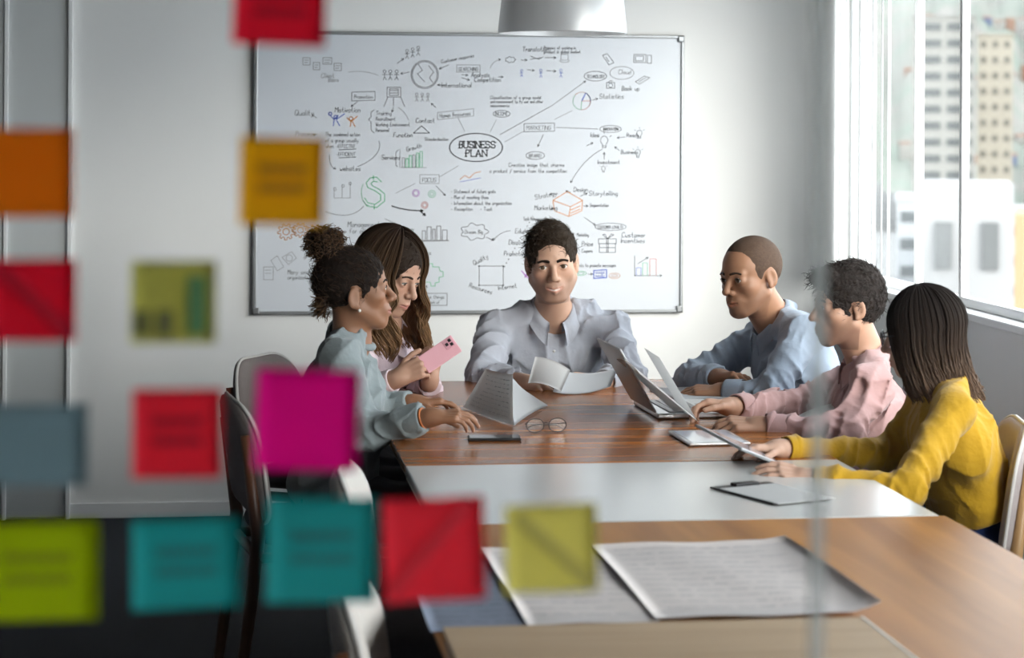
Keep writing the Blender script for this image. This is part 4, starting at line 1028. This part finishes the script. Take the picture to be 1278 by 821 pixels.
    # ---- trousers and shoes
    if sp.get('legs', True):
        B = SDF(); kn = sp.get('knee', .43)*s; seat = PV[2]
        B.ell(PV-V(0,0,.004), V(.17,.13,.075)*s*V(aw,1,1), np.stack([rt,unit(V(fr[0],fr[1],0)),V(0,0,1)],1), .04)
        fh = unit(V(*sp['legdir'],0)) if 'legdir' in sp else unit(V(fr[0],fr[1],0)); rh = V(fh[1],-fh[0],0)
        sm_ = sp.get('shoemat', M['black'])
        for sd, ad in ((-1,sp.get('foot_l',(0,0))),(1,sp.get('foot_r',(0,0)))):
            hip = PV+rh*sd*.085*s+V(0,0,.008); k = hip+fh*kn+rh*sd*.03; k[2] = .515*s
            an = k+fh*(.02+ad[1])+rh*ad[0]; an[2] = .085
            B.cap(hip, k, .082*s*aw, .060*s*aw, .04); B.cap(k, an, .058*s*aw, .042*s*aw, .03)
            W = SDF(); W.cap(an+fh*.0-V(0,0,.045), an+fh*.13-V(0,0,.052), .036, .032, .02); W.cap(an+fh*.13-V(0,0,.052), an+fh*.17-V(0,0,.056), .034, .026, .015); W.cap(an, an-V(0,0,.03), .042, .04, .02)
            W.half(V(an[0],an[1],.002), V(0,0,-1), .004)
            vv, ff = W.mesh(.006); wmesh('shoe', vv, ff, sm_, o)
        B.half(PV+up*.06, up, .01)
        vv, ff = B.mesh(.009, fold_disp(.008, 5, .1)); wmesh('trousers', vv, ff, sp['legmat'], o)
    return o, F, NF, dict(rt=rt, fr=fr, up=up, T=T, gt=gt, ftree=ftree, fv=v, ff=f)

# ---- hair kinds
def cap_hair(o, F, col, offs=.012, top=.012, quiff=None, sides=.006, nape=-.055, seed=1, strands=1500, slen=.03, curl=0.0, hairline=.066, extra=(), name='hair', fine=.0025, flow=(0,-.4,.2), sub_ear=True, c1=None, rr=.0011, temple=.078):
    S = SDF()
    F.ell(S, (0,-.016,.040), (.076+sides,.099+offs,.087+top), .01)
    for e in extra: F.ell(S, *e)
    # face, ears and nape stay free
    F.ell(S, (0,.118,-.020), (temple,.062,.070+(hairline-.05)*1.0), .012, 's')
    F.ell(S, (0,.085,-.085), (.10,.085,.080), .012, 's')
    for sd in (-1,1):
        if sub_ear: F.ell(S, (sd*.083,-.004,-.012), (.022,.026,.038), .008, 's')
        F.ell(S, (sd*.085,.060,-.045), (.03,.052,.075), .01, 's')
    for q in (quiff or ()): F.ell(S, *q)
    S.half(F.p(0,-.05,nape), -F.R[:,2]*1.0-F.R[:,1]*.35, .01)
    r = np.random.default_rng(seed)
    ph = r.random(12)*6.28
    def disp(X, Y, Z):
        w = 260.0
        return fine*(np.sin(X*w+ph[0]+2*np.sin(Z*w*.4+ph[3]))*np.sin(Y*w*1.1+ph[1]+2*np.sin(X*w*.5+ph[4]))*.6+np.sin(Z*w*.9+ph[2]+1.5*np.sin(Y*w*.6))*.4)
    v, f = S.mesh(.003, disp)
    shade = 1+.35*(r.random(len(v))-.5)
    h = wmesh(name, v, f, HAIRMAT, o, np.clip(np.array(col)[None]*shade[:,None], 0, 1))
    if strands:
        tri = f[r.integers(0, len(f), strands)]; paths = []
        ctr = F.p(0,-.016,.03)
        for t in tri:
            p = v[t[0]]*.5+v[t[2]]*.5; n = unit(p-ctr); d = F.R@V(*flow)+.35*r.normal(size=3); d = unit(d-n*(d@n)*.9+n*.10)
            b = np.cross(n, d); pts = []; L_ = slen*F.s*(.6+.8*r.random()); ph_ = r.random()*6.28
            for i in range(6):
                s_ = i/5; q = p-n*.002+d*L_*s_+b*curl*math.sin(s_*5+ph_)+n*(curl*.8*math.cos(s_*5+ph_)*s_+.004*s_*(1-s_)*2)
                pts.append(q)
            paths.append(pts)
        strands_mesh('hair_strands', paths, h, rr, rr*.35, np.array(col)*1.15, np.array(c1 if c1 is not None else col)*1.3, seed, 3)
    return h

# ------------------------------------------------------------------ the people
P_ = ony
G_ = lambda px, py: onz(px, py, .745)
JEANS = mat('dark_trousers', (.02,.021,.026), .85, var=.15, scale=60, bump=.2, bscale=300)
BLUEJ = mat('blue_jeans', (.012,.04,.16), .85, var=.2, scale=80, bump=.2, bscale=400)
WSHOE = mat('white_sneaker', (.72,.72,.70), .6, var=.04, scale=40)

# smiling man before the whiteboard
C_ = dict(label='smiling dark haired man in pale grey shirt reading papers before the whiteboard', s=1.10,
  head=P_(689,330,7.50), face=V(-.10,-1,-.10), roll=4, neck=P_(690,388,7.60), sr=P_(620,410,7.62), sl=P_(764,410,7.62),
  er=P_(603,470,7.44), el=P_(783,470,7.44), wr=P_(648,478,7.22), wl=P_(752,477,7.20), pelvis=V(1.17,7.86,.53),
  hr=dict(y=V(.62,-.55,.05), z=V(-.35,-.25,.85), curl=(35,40,45,50)), hl=dict(y=V(-.72,-.45,.10), z=V(.3,-.3,.85), curl=(35,40,45,50)),
  skin=(.57,.35,.25), hair=(.020,.014,.010), brow=1.3, smile=1.0, teeth=True, jaw=1.09, brow_dz=-.002, stubble=.45, gaze=(.10,-.02), topmat=cloth('grey_blue_shirt', (.42,.44,.50)), collar=1.1, gap=20, placket=True, vneck=.06,
  legmat=JEANS, cufr=.9, cufl=.94, seed=3, fold=.017, iris=(.10,.06,.03))
o, F, NF, X = person(C_)
cap_hair(o, F, (.032,.022,.015), .012, .014, [((0,.046,.104),(.054,.042,.028),.015),((-.012,.068,.104),(.042,.022,.020),.012)], .006, -.05, 3, 1500, .026, .002, .104, flow=(.4,.5,.2), temple=.092)

# man with shaved head
D_ = dict(label='man with shaved head in light blue shirt, arms folded on the table', s=1.07,
  head=P_(937,347,7.02), face=V(-.86,-.50,-.12), roll=3, neck=P_(966,398,7.10), sr=P_(955,418,7.32), sl=P_(1003,416,6.90),
  er=P_(862,474,7.22), el=P_(962,494,6.80), wr=P_(897,472,7.00), wl=P_(905,489,6.90), pelvis=V(2.08,7.16,.53),
  hr=dict(y=V(.55,-.75,.12), z=V(.25,.15,.9), curl=(30,34,38,42)), hl=dict(y=V(-.9,.35,.0), z=V(0,-.2,1), curl=(20,22,24,26)),
  skin=(.35,.18,.105), hair=(.035,.022,.016), smile=0, stubble=.25, gaze=(-.1,-.05), brow=1.05, topmat=cloth('light_blue_shirt', (.33,.40,.50)), collar=1.0, gap=18,
  legmat=JEANS, cufr=.95, seed=8, fold=.013, loose=1.02, legdir=(-1,-.1))
o, F, NF, X = person(D_)
cap_hair(o, F, (.085,.054,.038), .0035, .0035, None, .0035, -.050, 5, 0, fine=.0004, hairline=.076)

# man in pink
E_ = dict(label='man with wavy dark hair in pink shirt holding sheets of paper', s=1.0,
  head=P_(1057,384,6.42), face=V(-1,-.03,-.04), roll=0, neck=P_(1083,446,6.44), sr=P_(1068,474,6.66), sl=P_(1086,482,6.24),
  er=P_(1003,506,6.60), el=P_(1058,545,6.14), wr=P_(915,508,6.38), wl=P_(952,532,6.16), pelvis=V(2.02,6.50,.53),
  hr=dict(y=V(-1,-.05,.10), z=V(-.1,.35,.9), curl=(34,38,42,46), thumb=(.5,.75,-.2)), hl=dict(y=V(-1,.0,.10), z=V(0,-.30,.9), curl=(30,36,44,48), thumb=(.5,.8,-.1)),
  skin=(.47,.27,.185), hair=(.022,.017,.015), stubble=.65, gaze=(0,0), topmat=cloth('pink_shirt', (.45,.275,.27)), collar=1.0, gap=18,
  legmat=JEANS, seed=12, fold=.016, legdir=(-1,0), cufl=.97, cufr=.97)
o, F, NF, X = person(E_)
cap_hair(o, F, (.026,.020,.018), .010, .020, [((0,.060,.098),(.052,.040,.032),.02),((0,.095,.092),(.03,.020,.020),.012),((0,-.05,.09),(.06,.05,.03),.02)], .008, -.055, 9, 1800, .024, .005, .072, flow=(.1,.7,.3), c1=(.05,.045,.042), fine=.0035)

# woman in mustard
F_ = dict(label='woman in mustard yellow sweater with long dark hair, holding a tablet', s=.97, hs=.95, female=True,
  head=P_(1150,419,5.62), face=V(-.95,.38,-.16), roll=0, neck=P_(1178,475,5.66), sr=P_(1160,500,5.86), sl=P_(1190,512,5.44),
  er=P_(1108,566,5.82), el=P_(1130,612,5.28), wr=P_(976,560,5.66), wl=P_(1012,598,5.36), pelvis=V(2.06,5.72,.54),
  hr=dict(y=V(-1,-.05,.06), z=V(-.05,.15,.95), curl=(18,20,22,24)), hl=dict(y=V(-1,.05,.22), z=V(0,-.45,.8), curl=(16,18,20,22), thumb=(.45,.8,.0)),
  skin=(.52,.33,.25), hair=(.016,.012,.011), gaze=(0,-.2), topmat=cloth('mustard_knit', (.45,.255,.004), .9, .25, 60), band=1.16, loose=1.02,
  legmat=BLUEJ, seed=17, fold=.010, lam=.10, legdir=(-1,.12), cuffw=.03, hem=.06)
oF, FF, NF, X = person(F_)

# woman in pale blue sweatshirt
A_ = dict(label='woman with hair in a curly bun wearing a pale blue sweatshirt', s=1.0, female=True,
  head=P_(443,364,6.36), face=V(1,.06,.08), roll=0, neck=P_(437,424,6.38), sr=P_(424,446,6.22), sl=P_(432,446,6.58),
  er=P_(452,541,6.14), el=P_(462,512,6.52), wr=P_(534,521,6.03), wl=P_(514,503,6.44), pelvis=V(.34,6.40,.54),
  hr=dict(y=V(1,-.06,.06), z=V(.05,-.25,1), curl=(20,24,30,32), thumb=(.55,.7,-.5)), hl=dict(y=V(1,.02,.05), z=V(0,.1,1), curl=(18,20,22,24)),
  skin=(.28,.135,.075), lip=(.34,.12,.10), hair=(.016,.011,.009), gaze=(0,-.05), ear_dz=-.014, topmat=cloth('pale_blue_sweat', (.235,.275,.288), .92, .2, 60), band=1.16, loose=1.05, sleeve=1.1,
  legmat=JEANS, shoemat=WSHOE, seed=21, fold=.014, lam=.10, legdir=(1,0), cuffw=.05, cufr=.93, cufl=.95, smile=.3, foot_l=(-.17,-.40), foot_r=(0,-.30))
oA, FA, NA, XA = person(A_)

# woman holding the phone
B_ = dict(label='woman with long wavy brown hair in pale pink blouse holding a phone', s=1.05, female=True,
  head=P_(487,343,7.18), face=V(.66,-.62,-.34), roll=-4, neck=P_(478,402,7.26), sr=P_(447,424,7.12), sl=P_(514,424,7.40),
  er=P_(452,488,6.94), el=P_(532,488,7.22), wr=P_(495,473,6.86), wl=P_(536,478,7.02), pelvis=V(.42,7.36,.54),
  hr=dict(y=V(.80,-.10,.42), z=V(-.2,-.75,.5), curl=(45,50,55,58), thumb=(.5,.75,.1)), hl=dict(y=V(.25,-.05,.95), z=V(.75,-.45,-.2), curl=(60,64,66,66), thumb=(.4,.8,-.1)),
  skin=(.47,.275,.195), lip=(.42,.15,.13), hair=(.03,.018,.012), gaze=(0,-.35), eye_open=.7, topmat=cloth('pale_pink_blouse', (.66,.54,.59), .8, .3, 40), collar=.9, gap=22, placket=True, vneck=.05,
  legmat=JEANS, seed=27, fold=.011, legdir=(1,-.1), cufr=.9, cufl=.9)
oB, FB, NB, XB = person(B_)

# ------------------------------------------------------------------ long hair, bun, glasses
def long_hair(o, F, c0, c1, n, az0, az1, length, drift, wave=0, amp=0, seed=1, rr=.0026, contract=.12, mass=True, ramp=1.5, lenfn=None, volume=.016, part=0.0):
    r = np.random.default_rng(seed); paths = []
    def path(az, off, L, ph, steps=9, jit=0.0, wv=True):
        pts = []; ca, sa = math.cos(az), math.sin(az); rad = V(.080+off,.103+off,.091+off)
        for i in range(steps):
            th = math.radians(4+94*i/(steps-1)); pts.append(F.p(part*(1-i/(steps-1))+rad[0]*math.sin(th)*sa, -.016+rad[1]*math.sin(th)*ca, .040+rad[2]*math.cos(th)))
        base = pts[-1]; inn = F.o-base; inn[2] = 0; m = 9; dr = np.asarray(drift, float)
        tang = unit(np.cross(V(0,0,1), inn))
        for i in range(1, m+1):
            t = i/m; q = base+V(0,0,-1)*L*t+inn*contract*math.sin(min(1,t*1.3)*1.57)+dr*t*t*L
            if wv and amp: q = q+(tang*math.sin(wave*t+ph)+unit(inn)*.7*math.cos(wave*t+ph))*amp*min(1,t*2.5)
            pts.append(q+jit*r.normal(size=3)*.003*t)
        return pts
    for i in range(n):
        az = math.radians(az0+(az1-az0)*r.random()); L = length*(.86+.2*r.random())
        if lenfn: L *= lenfn(math.degrees(az))
        paths.append(path(az, volume*(.25+.75*r.random()), L, .6*r.random()+2*math.sin(az*3), jit=1.0))
    h = strands_mesh('hair', paths, o, rr, rr*.45, c0, c1, seed, 4, .3, ramp)
    if mass:   # thick under-layer so that no scalp shows between the strands
        K = 30; rows = []
        for k in range(K):
            az = math.radians(az0+(az1-az0)*k/(K-1)); L = length*.88*(lenfn(math.degrees(az)) if lenfn else 1)
            rows.append(path(az, volume*.35, L, 2*math.sin(az*3), wv=True))
        mb = MB().sheet(np.array(rows), .006)
        m_ = len(rows[0]); tt = np.array([(i%m_)/(m_-1) for i in range(K*m_)]*2); cc = np.array(c0)[None]*(1-tt[:,None]**ramp)+np.array(c1)[None]*tt[:,None]**ramp
        wmesh('under_hair', np.array(mb.v), mb.f, HAIRMAT, h, cc*.8)
    return h
# mustard woman: straight dark hair, lighter at the ends
cap_hair(oF, FF, (.012,.009,.008), .010, .006, None, .008, -.10, 15, 0, hairline=.062, sub_ear=False, temple=.066)
long_hair(oF, FF, (.012,.009,.008), (.16,.105,.075), 1100, 62, 330, .200, V(.28,-.05,0), 3, .003, 4, .0024, .10, ramp=3.0, lenfn=lambda a: 1.0 if a < 250 else .9, volume=.020)
# phone woman: wavy brown hair
cap_hair(oB, FB, (.026,.017,.012), .010, .008, None, .008, -.10, 14, 700, .03, .001, .080, flow=(1,.1,-.2), sub_ear=False, temple=.070, rr=.0016, fine=.0008)
long_hair(oB, FB, (.024,.015,.011), (.26,.145,.072), 1300, 46, 325, .27, V(.02,-.10,0), 12, .019, 6, .0026, -.10, ramp=1.5, volume=.028, part=.006)
# curly bun
HCOL = (.016,.011,.009)
hA = cap_hair(oA, FA, HCOL, .010, .006, [((0,-.072,.118),(.034,.036,.034),.02),((0,-.078,.150),(.046,.050,.042),.012),((.064,.030,.052),(.014,.034,.030),.012),((-.064,.030,.052),(.014,.034,.030),.012)], .005, -.060, 12, 900, .03, .004, .069, flow=(0,-.8,.5), c1=(.05,.03,.018), fine=.002, temple=.088)
r_ = np.random.default_rng(31); paths = []
for i in range(420):
    u = unit(r_.normal(size=3)); c = FA.p(*(V(0,-.078,.150)+u*V(.044,.048,.040)*(.8+.25*r_.random())))
    a = unit(np.cross(u, r_.normal(size=3))); b = np.cross(FA.R@u, a); R0_ = .006+.007*r_.random(); ph = r_.random()*6.28
    paths.append([c+R0_*(math.cos(ph+k*.9)*a+math.sin(ph+k*.9)*b)+(FA.R@u)*.0022*k for k in range(9)])
for i in range(160):
    c = FA.p(.07*(r_.random()*2-1), -.085-.02*r_.random(), -.03+.05*r_.random()-.02); d = unit(-FA.R[:,1]*.6+r_.normal(size=3)*.5+V(0,0,-.5)); b = unit(np.cross(d, V(0,0,1)))
    paths.append([c+d*.006*k+b*.004*math.sin(k*1.3+i) for k in range(7)])
strands_mesh('hair_curls', paths, hA, .0016, .0007, (.022,.014,.010), (.11,.06,.030), 8, 4)
wmesh('earring', FA.p(.079,.0,-.049)+np.array(MB().lathe([(.0005,-.005),(.004,-.003),(.005,0),(.004,.003),(.0005,.005)],12).v), MB().lathe([(.0005,-.005),(.004,-.003),(.005,0),(.004,.003),(.0005,.005)],12).f, mat('pearl', (.85,.84,.80), .15, var=.02, scale=100), oA)
# wristband of the woman in pale blue
wr_, er_ = np.asarray(A_['wr']), np.asarray(A_['er']); ax_ = unit(wr_-er_); c_ = wr_-ax_*.012; x_ = unit(np.cross(ax_, V(0,0,1))); z_ = np.cross(x_, ax_)
tb = MB().tube([c_+.0285*(math.cos(a)*x_+math.sin(a)*z_) for a in np.linspace(0,2*math.pi,25)], .0028, 8, False); wmesh('wristband', np.array(tb.v), tb.f, mat('orange_band', (.55,.17,.05), .6, var=.1, scale=60), oA)

def spectacles(o, F3, w=.060, col=None, folded=False):
    m = col or M['black']
    for sd in (-1,1):
        pts = [F3(sd*(.033+.026*math.cos(a)), .0, .020*math.sin(a)) for a in np.linspace(0,2*math.pi,25)]
        t = MB().tube(pts, .0016, 6, False); wmesh('rim', np.array(t.v), t.f, m, o)
        g = MB(); c = F3(sd*.033,0,0); g.add([c]+pts[:-1], [(0,i+1,(i+1)%24+1) for i in range(24)]); wmesh('lens', np.array(g.v), g.f, M['glass'], o)
        tp = [F3(sd*.060,0,.008), F3(sd*.064,-.01,.008), F3(sd*.072,-.095,.006), F3(sd*.070,-.125,-.012)] if not folded else [F3(sd*.060,0,.006), F3(sd*.061,-.008,.004), F3(-sd*.035,-.016-.004*sd,-.002), F3(-sd*.050,-.018-.004*sd,-.010)]
        t = MB().tube(tp, .0018, 6); wmesh('temple', np.array(t.v), t.f, m, o)
    t = MB().tube([F3(-.008,0,.006), F3(0,.003,.009), F3(.008,0,.006)], .0016, 6); wmesh('bridge', np.array(t.v), t.f, m, o)
gl = empty('eyeglasses', tuple(FF.p(0,.1,0))); gl['_o'] = list(map(float, gl.location)); tag(gl, 'dark framed eyeglasses worn by the woman in mustard', 'eyeglasses')
spectacles(gl, lambda x, y, z: FF.p(x, .112+y, .008+z))

# ------------------------------------------------------------------ things on the tables and in the hands
def thing(name, label, cat, loc, group=None):
    o = empty(name, tuple(map(float, loc))); o['_o'] = list(map(float, loc)); return tag(o, label, cat, group)
def slab(o, name, c, x, y, z, mt, bev=.003):
    """box with half axes x, y, z about centre c (world)"""
    mb = MB().obox(c, x, y, z); ob = wmesh(name, np.array(mb.v), mb.f, mt, o, smooth=False)
    if bev: b = ob.modifiers.new('bevel','BEVEL'); b.width = bev; b.segments = 3
    return ob
def bent(o, name, P, mt, t=.0005): mb = MB().sheet(P, t); return wmesh(name, np.array(mb.v), mb.f, mt, o)
def quad_sheet(c00, c10, c11, c01, bow=None, n=12):
    P = np.zeros((n,n,3)); bow = np.zeros(3) if bow is None else np.asarray(bow)
    for i in range(n):
        for j in range(n):
            u, v = j/(n-1), i/(n-1); P[i,j] = (np.asarray(c00)*(1-u)+np.asarray(c10)*u)*(1-v)+(np.asarray(c01)*(1-u)+np.asarray(c11)*u)*v+bow*4*u*(1-u)*1.0
    return P
PINK = mat('pink_phone', (.78,.42,.48), .3, var=.03, scale=40); SCREEN = mat('dark_screen', (.015,.016,.02), .08, var=.1, scale=20)
SILVER = mat('silver_case', (.55,.56,.58), .3, .8, var=.03, scale=40); GREYCASE = mat('grey_case', (.30,.30,.31), .4, .5, var=.04, scale=40)
TABSC = mat('tablet_screen', (.46,.50,.58), .06, var=.15, scale=5)
# phone held by the woman in pink
pc = P_(549,442,6.86); lx = unit(V(.80,.10,.52)); nz_ = unit(V(-.15,-.92,.30)); nz_ = unit(nz_-lx*(lx@nz_)); sy = np.cross(nz_, lx)
o = thing('smartphone', 'pink smartphone held up by the woman with wavy brown hair', 'phone', pc)
slab(o, 'case', pc, lx*.064, sy*.032, nz_*.0042, PINK, .003); slab(o, 'screen', pc-nz_*.0044, lx*.060, sy*.029, nz_*.0004, SCREEN, 0)
cb = slab(o, 'camera_bump', pc+nz_*.0050+lx*.042+sy*.012, lx*.016, sy*.015, nz_*.0012, mat('pink_bump', (.66,.34,.40), .25, var=.03, scale=40), .001)
for (a, b) in ((.049,.019),(.049,.005),(.035,.012)): slab(o, 'camera_lens', pc+nz_*.0065+lx*a+sy*b, lx*.005, sy*.005, nz_*.001, M['black'], .0009)
# dark phone on the table
pc = onz(617,546,.7455); pc[2] = .7448
o = thing('smartphone', 'black smartphone lying flat on the walnut table', 'phone', pc)
lx = unit(V(1,-.06,0)); sy = V(-lx[1],lx[0],0)
slab(o, 'case', pc, lx*.074, sy*.036, V(0,0,.0042), M['black'], .003); slab(o, 'screen', pc+V(0,0,.0043), lx*.070, sy*.033, V(0,0,.0003), SCREEN, 0)
# spectacles on the table
gc = onz(683,540,.742); gc[2] = .7418
o = thing('eyeglasses', 'thin dark eyeglasses folded on the walnut table', 'eyeglasses', gc)
gr = rot_z(.08); gcz = gc+V(0,0,.0205)
spectacles(o, lambda x, y, z: gcz+gr@V(x, .012-y*1.0-.0, z), folded=True)
# report pages beside the black phone
A0, A1, A2, A3 = onz(655,527,.742), onz(572,507,.742), P_(607,459,6.72), P_(652,470,6.62)
o = thing('report_pages', 'printed report pages bent upright beside the woman in pale blue', 'paper', (A0[0],A0[1],.7405))
P = quad_sheet(onz(640,530,.7425), onz(578,508,.7425), P_(606,460,6.82), P_(640,467,6.60), V(.0,-.03,.0)); bent(o, 'page', P, M['paper'])
scribble(o, P-np.array(o['_o']), M['ink_grey'], 9, 21, off=-.0009, u0=.12, u1=.88, v0=.12, v1=.86, w=.0012)
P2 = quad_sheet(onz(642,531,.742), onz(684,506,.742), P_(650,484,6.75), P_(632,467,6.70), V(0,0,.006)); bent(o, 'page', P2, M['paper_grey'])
# papers in the smiling man's hands
o = thing('report_pages', 'white pages in the hands of the smiling man', 'paper', P_(712,478,7.12))
P = quad_sheet(P_(659,478,7.06), P_(700,489,6.98), P_(712,462,7.12), P_(668,445,7.16), V(0,0,.010)); bent(o, 'page', P, M['paper'])
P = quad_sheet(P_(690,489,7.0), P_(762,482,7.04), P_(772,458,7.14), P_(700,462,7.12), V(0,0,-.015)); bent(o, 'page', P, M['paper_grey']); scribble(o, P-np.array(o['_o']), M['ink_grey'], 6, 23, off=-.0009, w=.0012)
# laptop
h0, h1 = onz(786,496,.757), onz(826,519,.757); hd = unit(h1-h0); hc_ = (h0+h1)/2; hc_[2] = .757; hd[2] = 0; hd = unit(hd); hx = unit(V(-hd[1], hd[0], 0))
if hx[0] < 0: hx = -hx
o = thing('laptop', 'grey open laptop on the walnut table with its lid towards the smiling man', 'laptop', (hc_[0],hc_[1],.741))
W2, D2 = .165, .115
bs = slab(o, 'base', hc_+hx*D2-V(0,0,.008), hd*W2, hx*D2, V(0,0,.0075), SILVER, .004)
slab(o, 'keyboard', hc_+hx*(D2*.85)+V(0,0,.0002), hd*W2*.88, hx*D2*.5, V(0,0,.0006), M['black'], 0)
for rw in range(5):
    for kx in range(13):
        slab(o, 'key', hc_+hx*(D2*(.45+.2*rw))+hd*W2*(-.80+.133*kx)+V(0,0,.0014), hd*.0085, hx*.009, V(0,0,.0008), GREYCASE, 0)
slab(o, 'touchpad', hc_+hx*D2*1.68+V(0,0,.0002), hd*.045, hx*.026, V(0,0,.0003), GREYCASE, 0)
ld = unit(V(0,0,1)*.86-hx*.50); ln = np.cross(hd, ld); ln = ln if ln@hx > 0 else -ln
lid = slab(o, 'lid', hc_+ld*.115-hx*.004, hd*W2, ld*.112, ln*.0035, GREYCASE, .003)
slab(o, 'screen', hc_+ld*.117-hx*.004+ln*.0037, hd*W2*.94, ld*.10, ln*.0003, SCREEN, 0)
# sheets held by the man in pink
o = thing('paper_sheets', 'white sheets held up by the man in pink above the laptop', 'paper', P_(868,520,6.36))
P = quad_sheet(P_(869,523,6.26), P_(850,512,6.50), P_(804,434,6.54), P_(823,446,6.30), V(0,0,0)); bent(o, 'page', P, M['paper'])
P = quad_sheet(P_(871,526,6.22), P_(842,514,6.44), P_(769,448,6.48), P_(798,466,6.26), V(.0,0,.014)); bent(o, 'page', P, M['paper'])
# tablet on the table
o = thing('tablet', 'tablet lying on the walnut table under the hands of the man in pink', 'tablet', onz(882,547,.741))
q = [onz(851,535,.746), onz(872,531,.746), onz(918,557,.746), onz(899,562,.746)]; c = sum(q)/4; c[2] = .7455
ax_ = unit((q[3]+q[2]-q[0]-q[1])*V(1,1,0)); ay_ = V(-ax_[1],ax_[0],0)
slab(o, 'case', c, ax_*.125, ay_*.088, V(0,0,.004), SILVER, .003); slab(o, 'screen', c+V(0,0,.0042), ax_*.113, ay_*.076, V(0,0,.0003), TABSC, 0)
# tablet held by the woman in mustard
a, b = P_(897,542,5.62), P_(958,574,5.48); c = (a+b)/2; ax_ = unit(b-a); ay_ = unit(V(.12,.95,-.04)); ay_ = unit(ay_-ax_*(ax_@ay_)); az_ = np.cross(ax_, ay_)
o = thing('tablet', 'pale tablet held over the table edge by the woman in mustard', 'tablet', c)
slab(o, 'case', c, ax_*.085, ay_*.115, az_*.004, SILVER, .003); slab(o, 'screen', c+az_*.0042*(1 if az_[2] > 0 else -1), ax_*.076, ay_*.105, az_*.0003, TABSC, 0)
# clipboard with paper on the white table
o = thing('clipboard', 'black clipboard with a white page on the white topped table', 'clipboard', onz(972,612,.741))
q = [onz(908,605,.743), onz(925,602,.743), onz(1044,625,.743), onz(990,634,.743)]; c = sum(q)/4; c[2] = .7435
ax_ = unit((q[3]+q[2]-q[0]-q[1])*V(1,1,0)); ay_ = V(-ax_[1],ax_[0],0)
slab(o, 'backing', c-ax_*.012, ax_*.130, ay_*.088, V(0,0,.002), M['black'], .001); slab(o, 'page', c+V(0,0,.0026)+ax_*.014, ax_*.120, ay_*.083, V(0,0,.0005), M['paper'], 0)
slab(o, 'clip', c-ax_*.118+V(0,0,.006), ax_*.014, ay_*.035, V(0,0,.004), M['black'], .002)
# sheet under the arm of the man in pink
o = thing('paper_sheets', 'white page lying under the forearm of the man in pink', 'paper', onz(1015,521,.741))
P = quad_sheet(onz(985,530,.742), onz(1045,520,.742), P_(1046,502,6.42), P_(1000,516,6.55), V(0,0,.004)); bent(o, 'page', P, M['paper'])
# closed folder in front of the man with shaved head
o = thing('folder', 'grey closed folder in front of the man with shaved head', 'folder', onz(872,490,.741))
c = onz(868,491,.744); c[2] = .744
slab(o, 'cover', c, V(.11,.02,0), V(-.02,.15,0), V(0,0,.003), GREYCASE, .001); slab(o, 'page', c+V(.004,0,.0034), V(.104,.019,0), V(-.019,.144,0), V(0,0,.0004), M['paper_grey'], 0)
for ob in list(SC.objects):
    if '_o' in ob: del ob['_o']
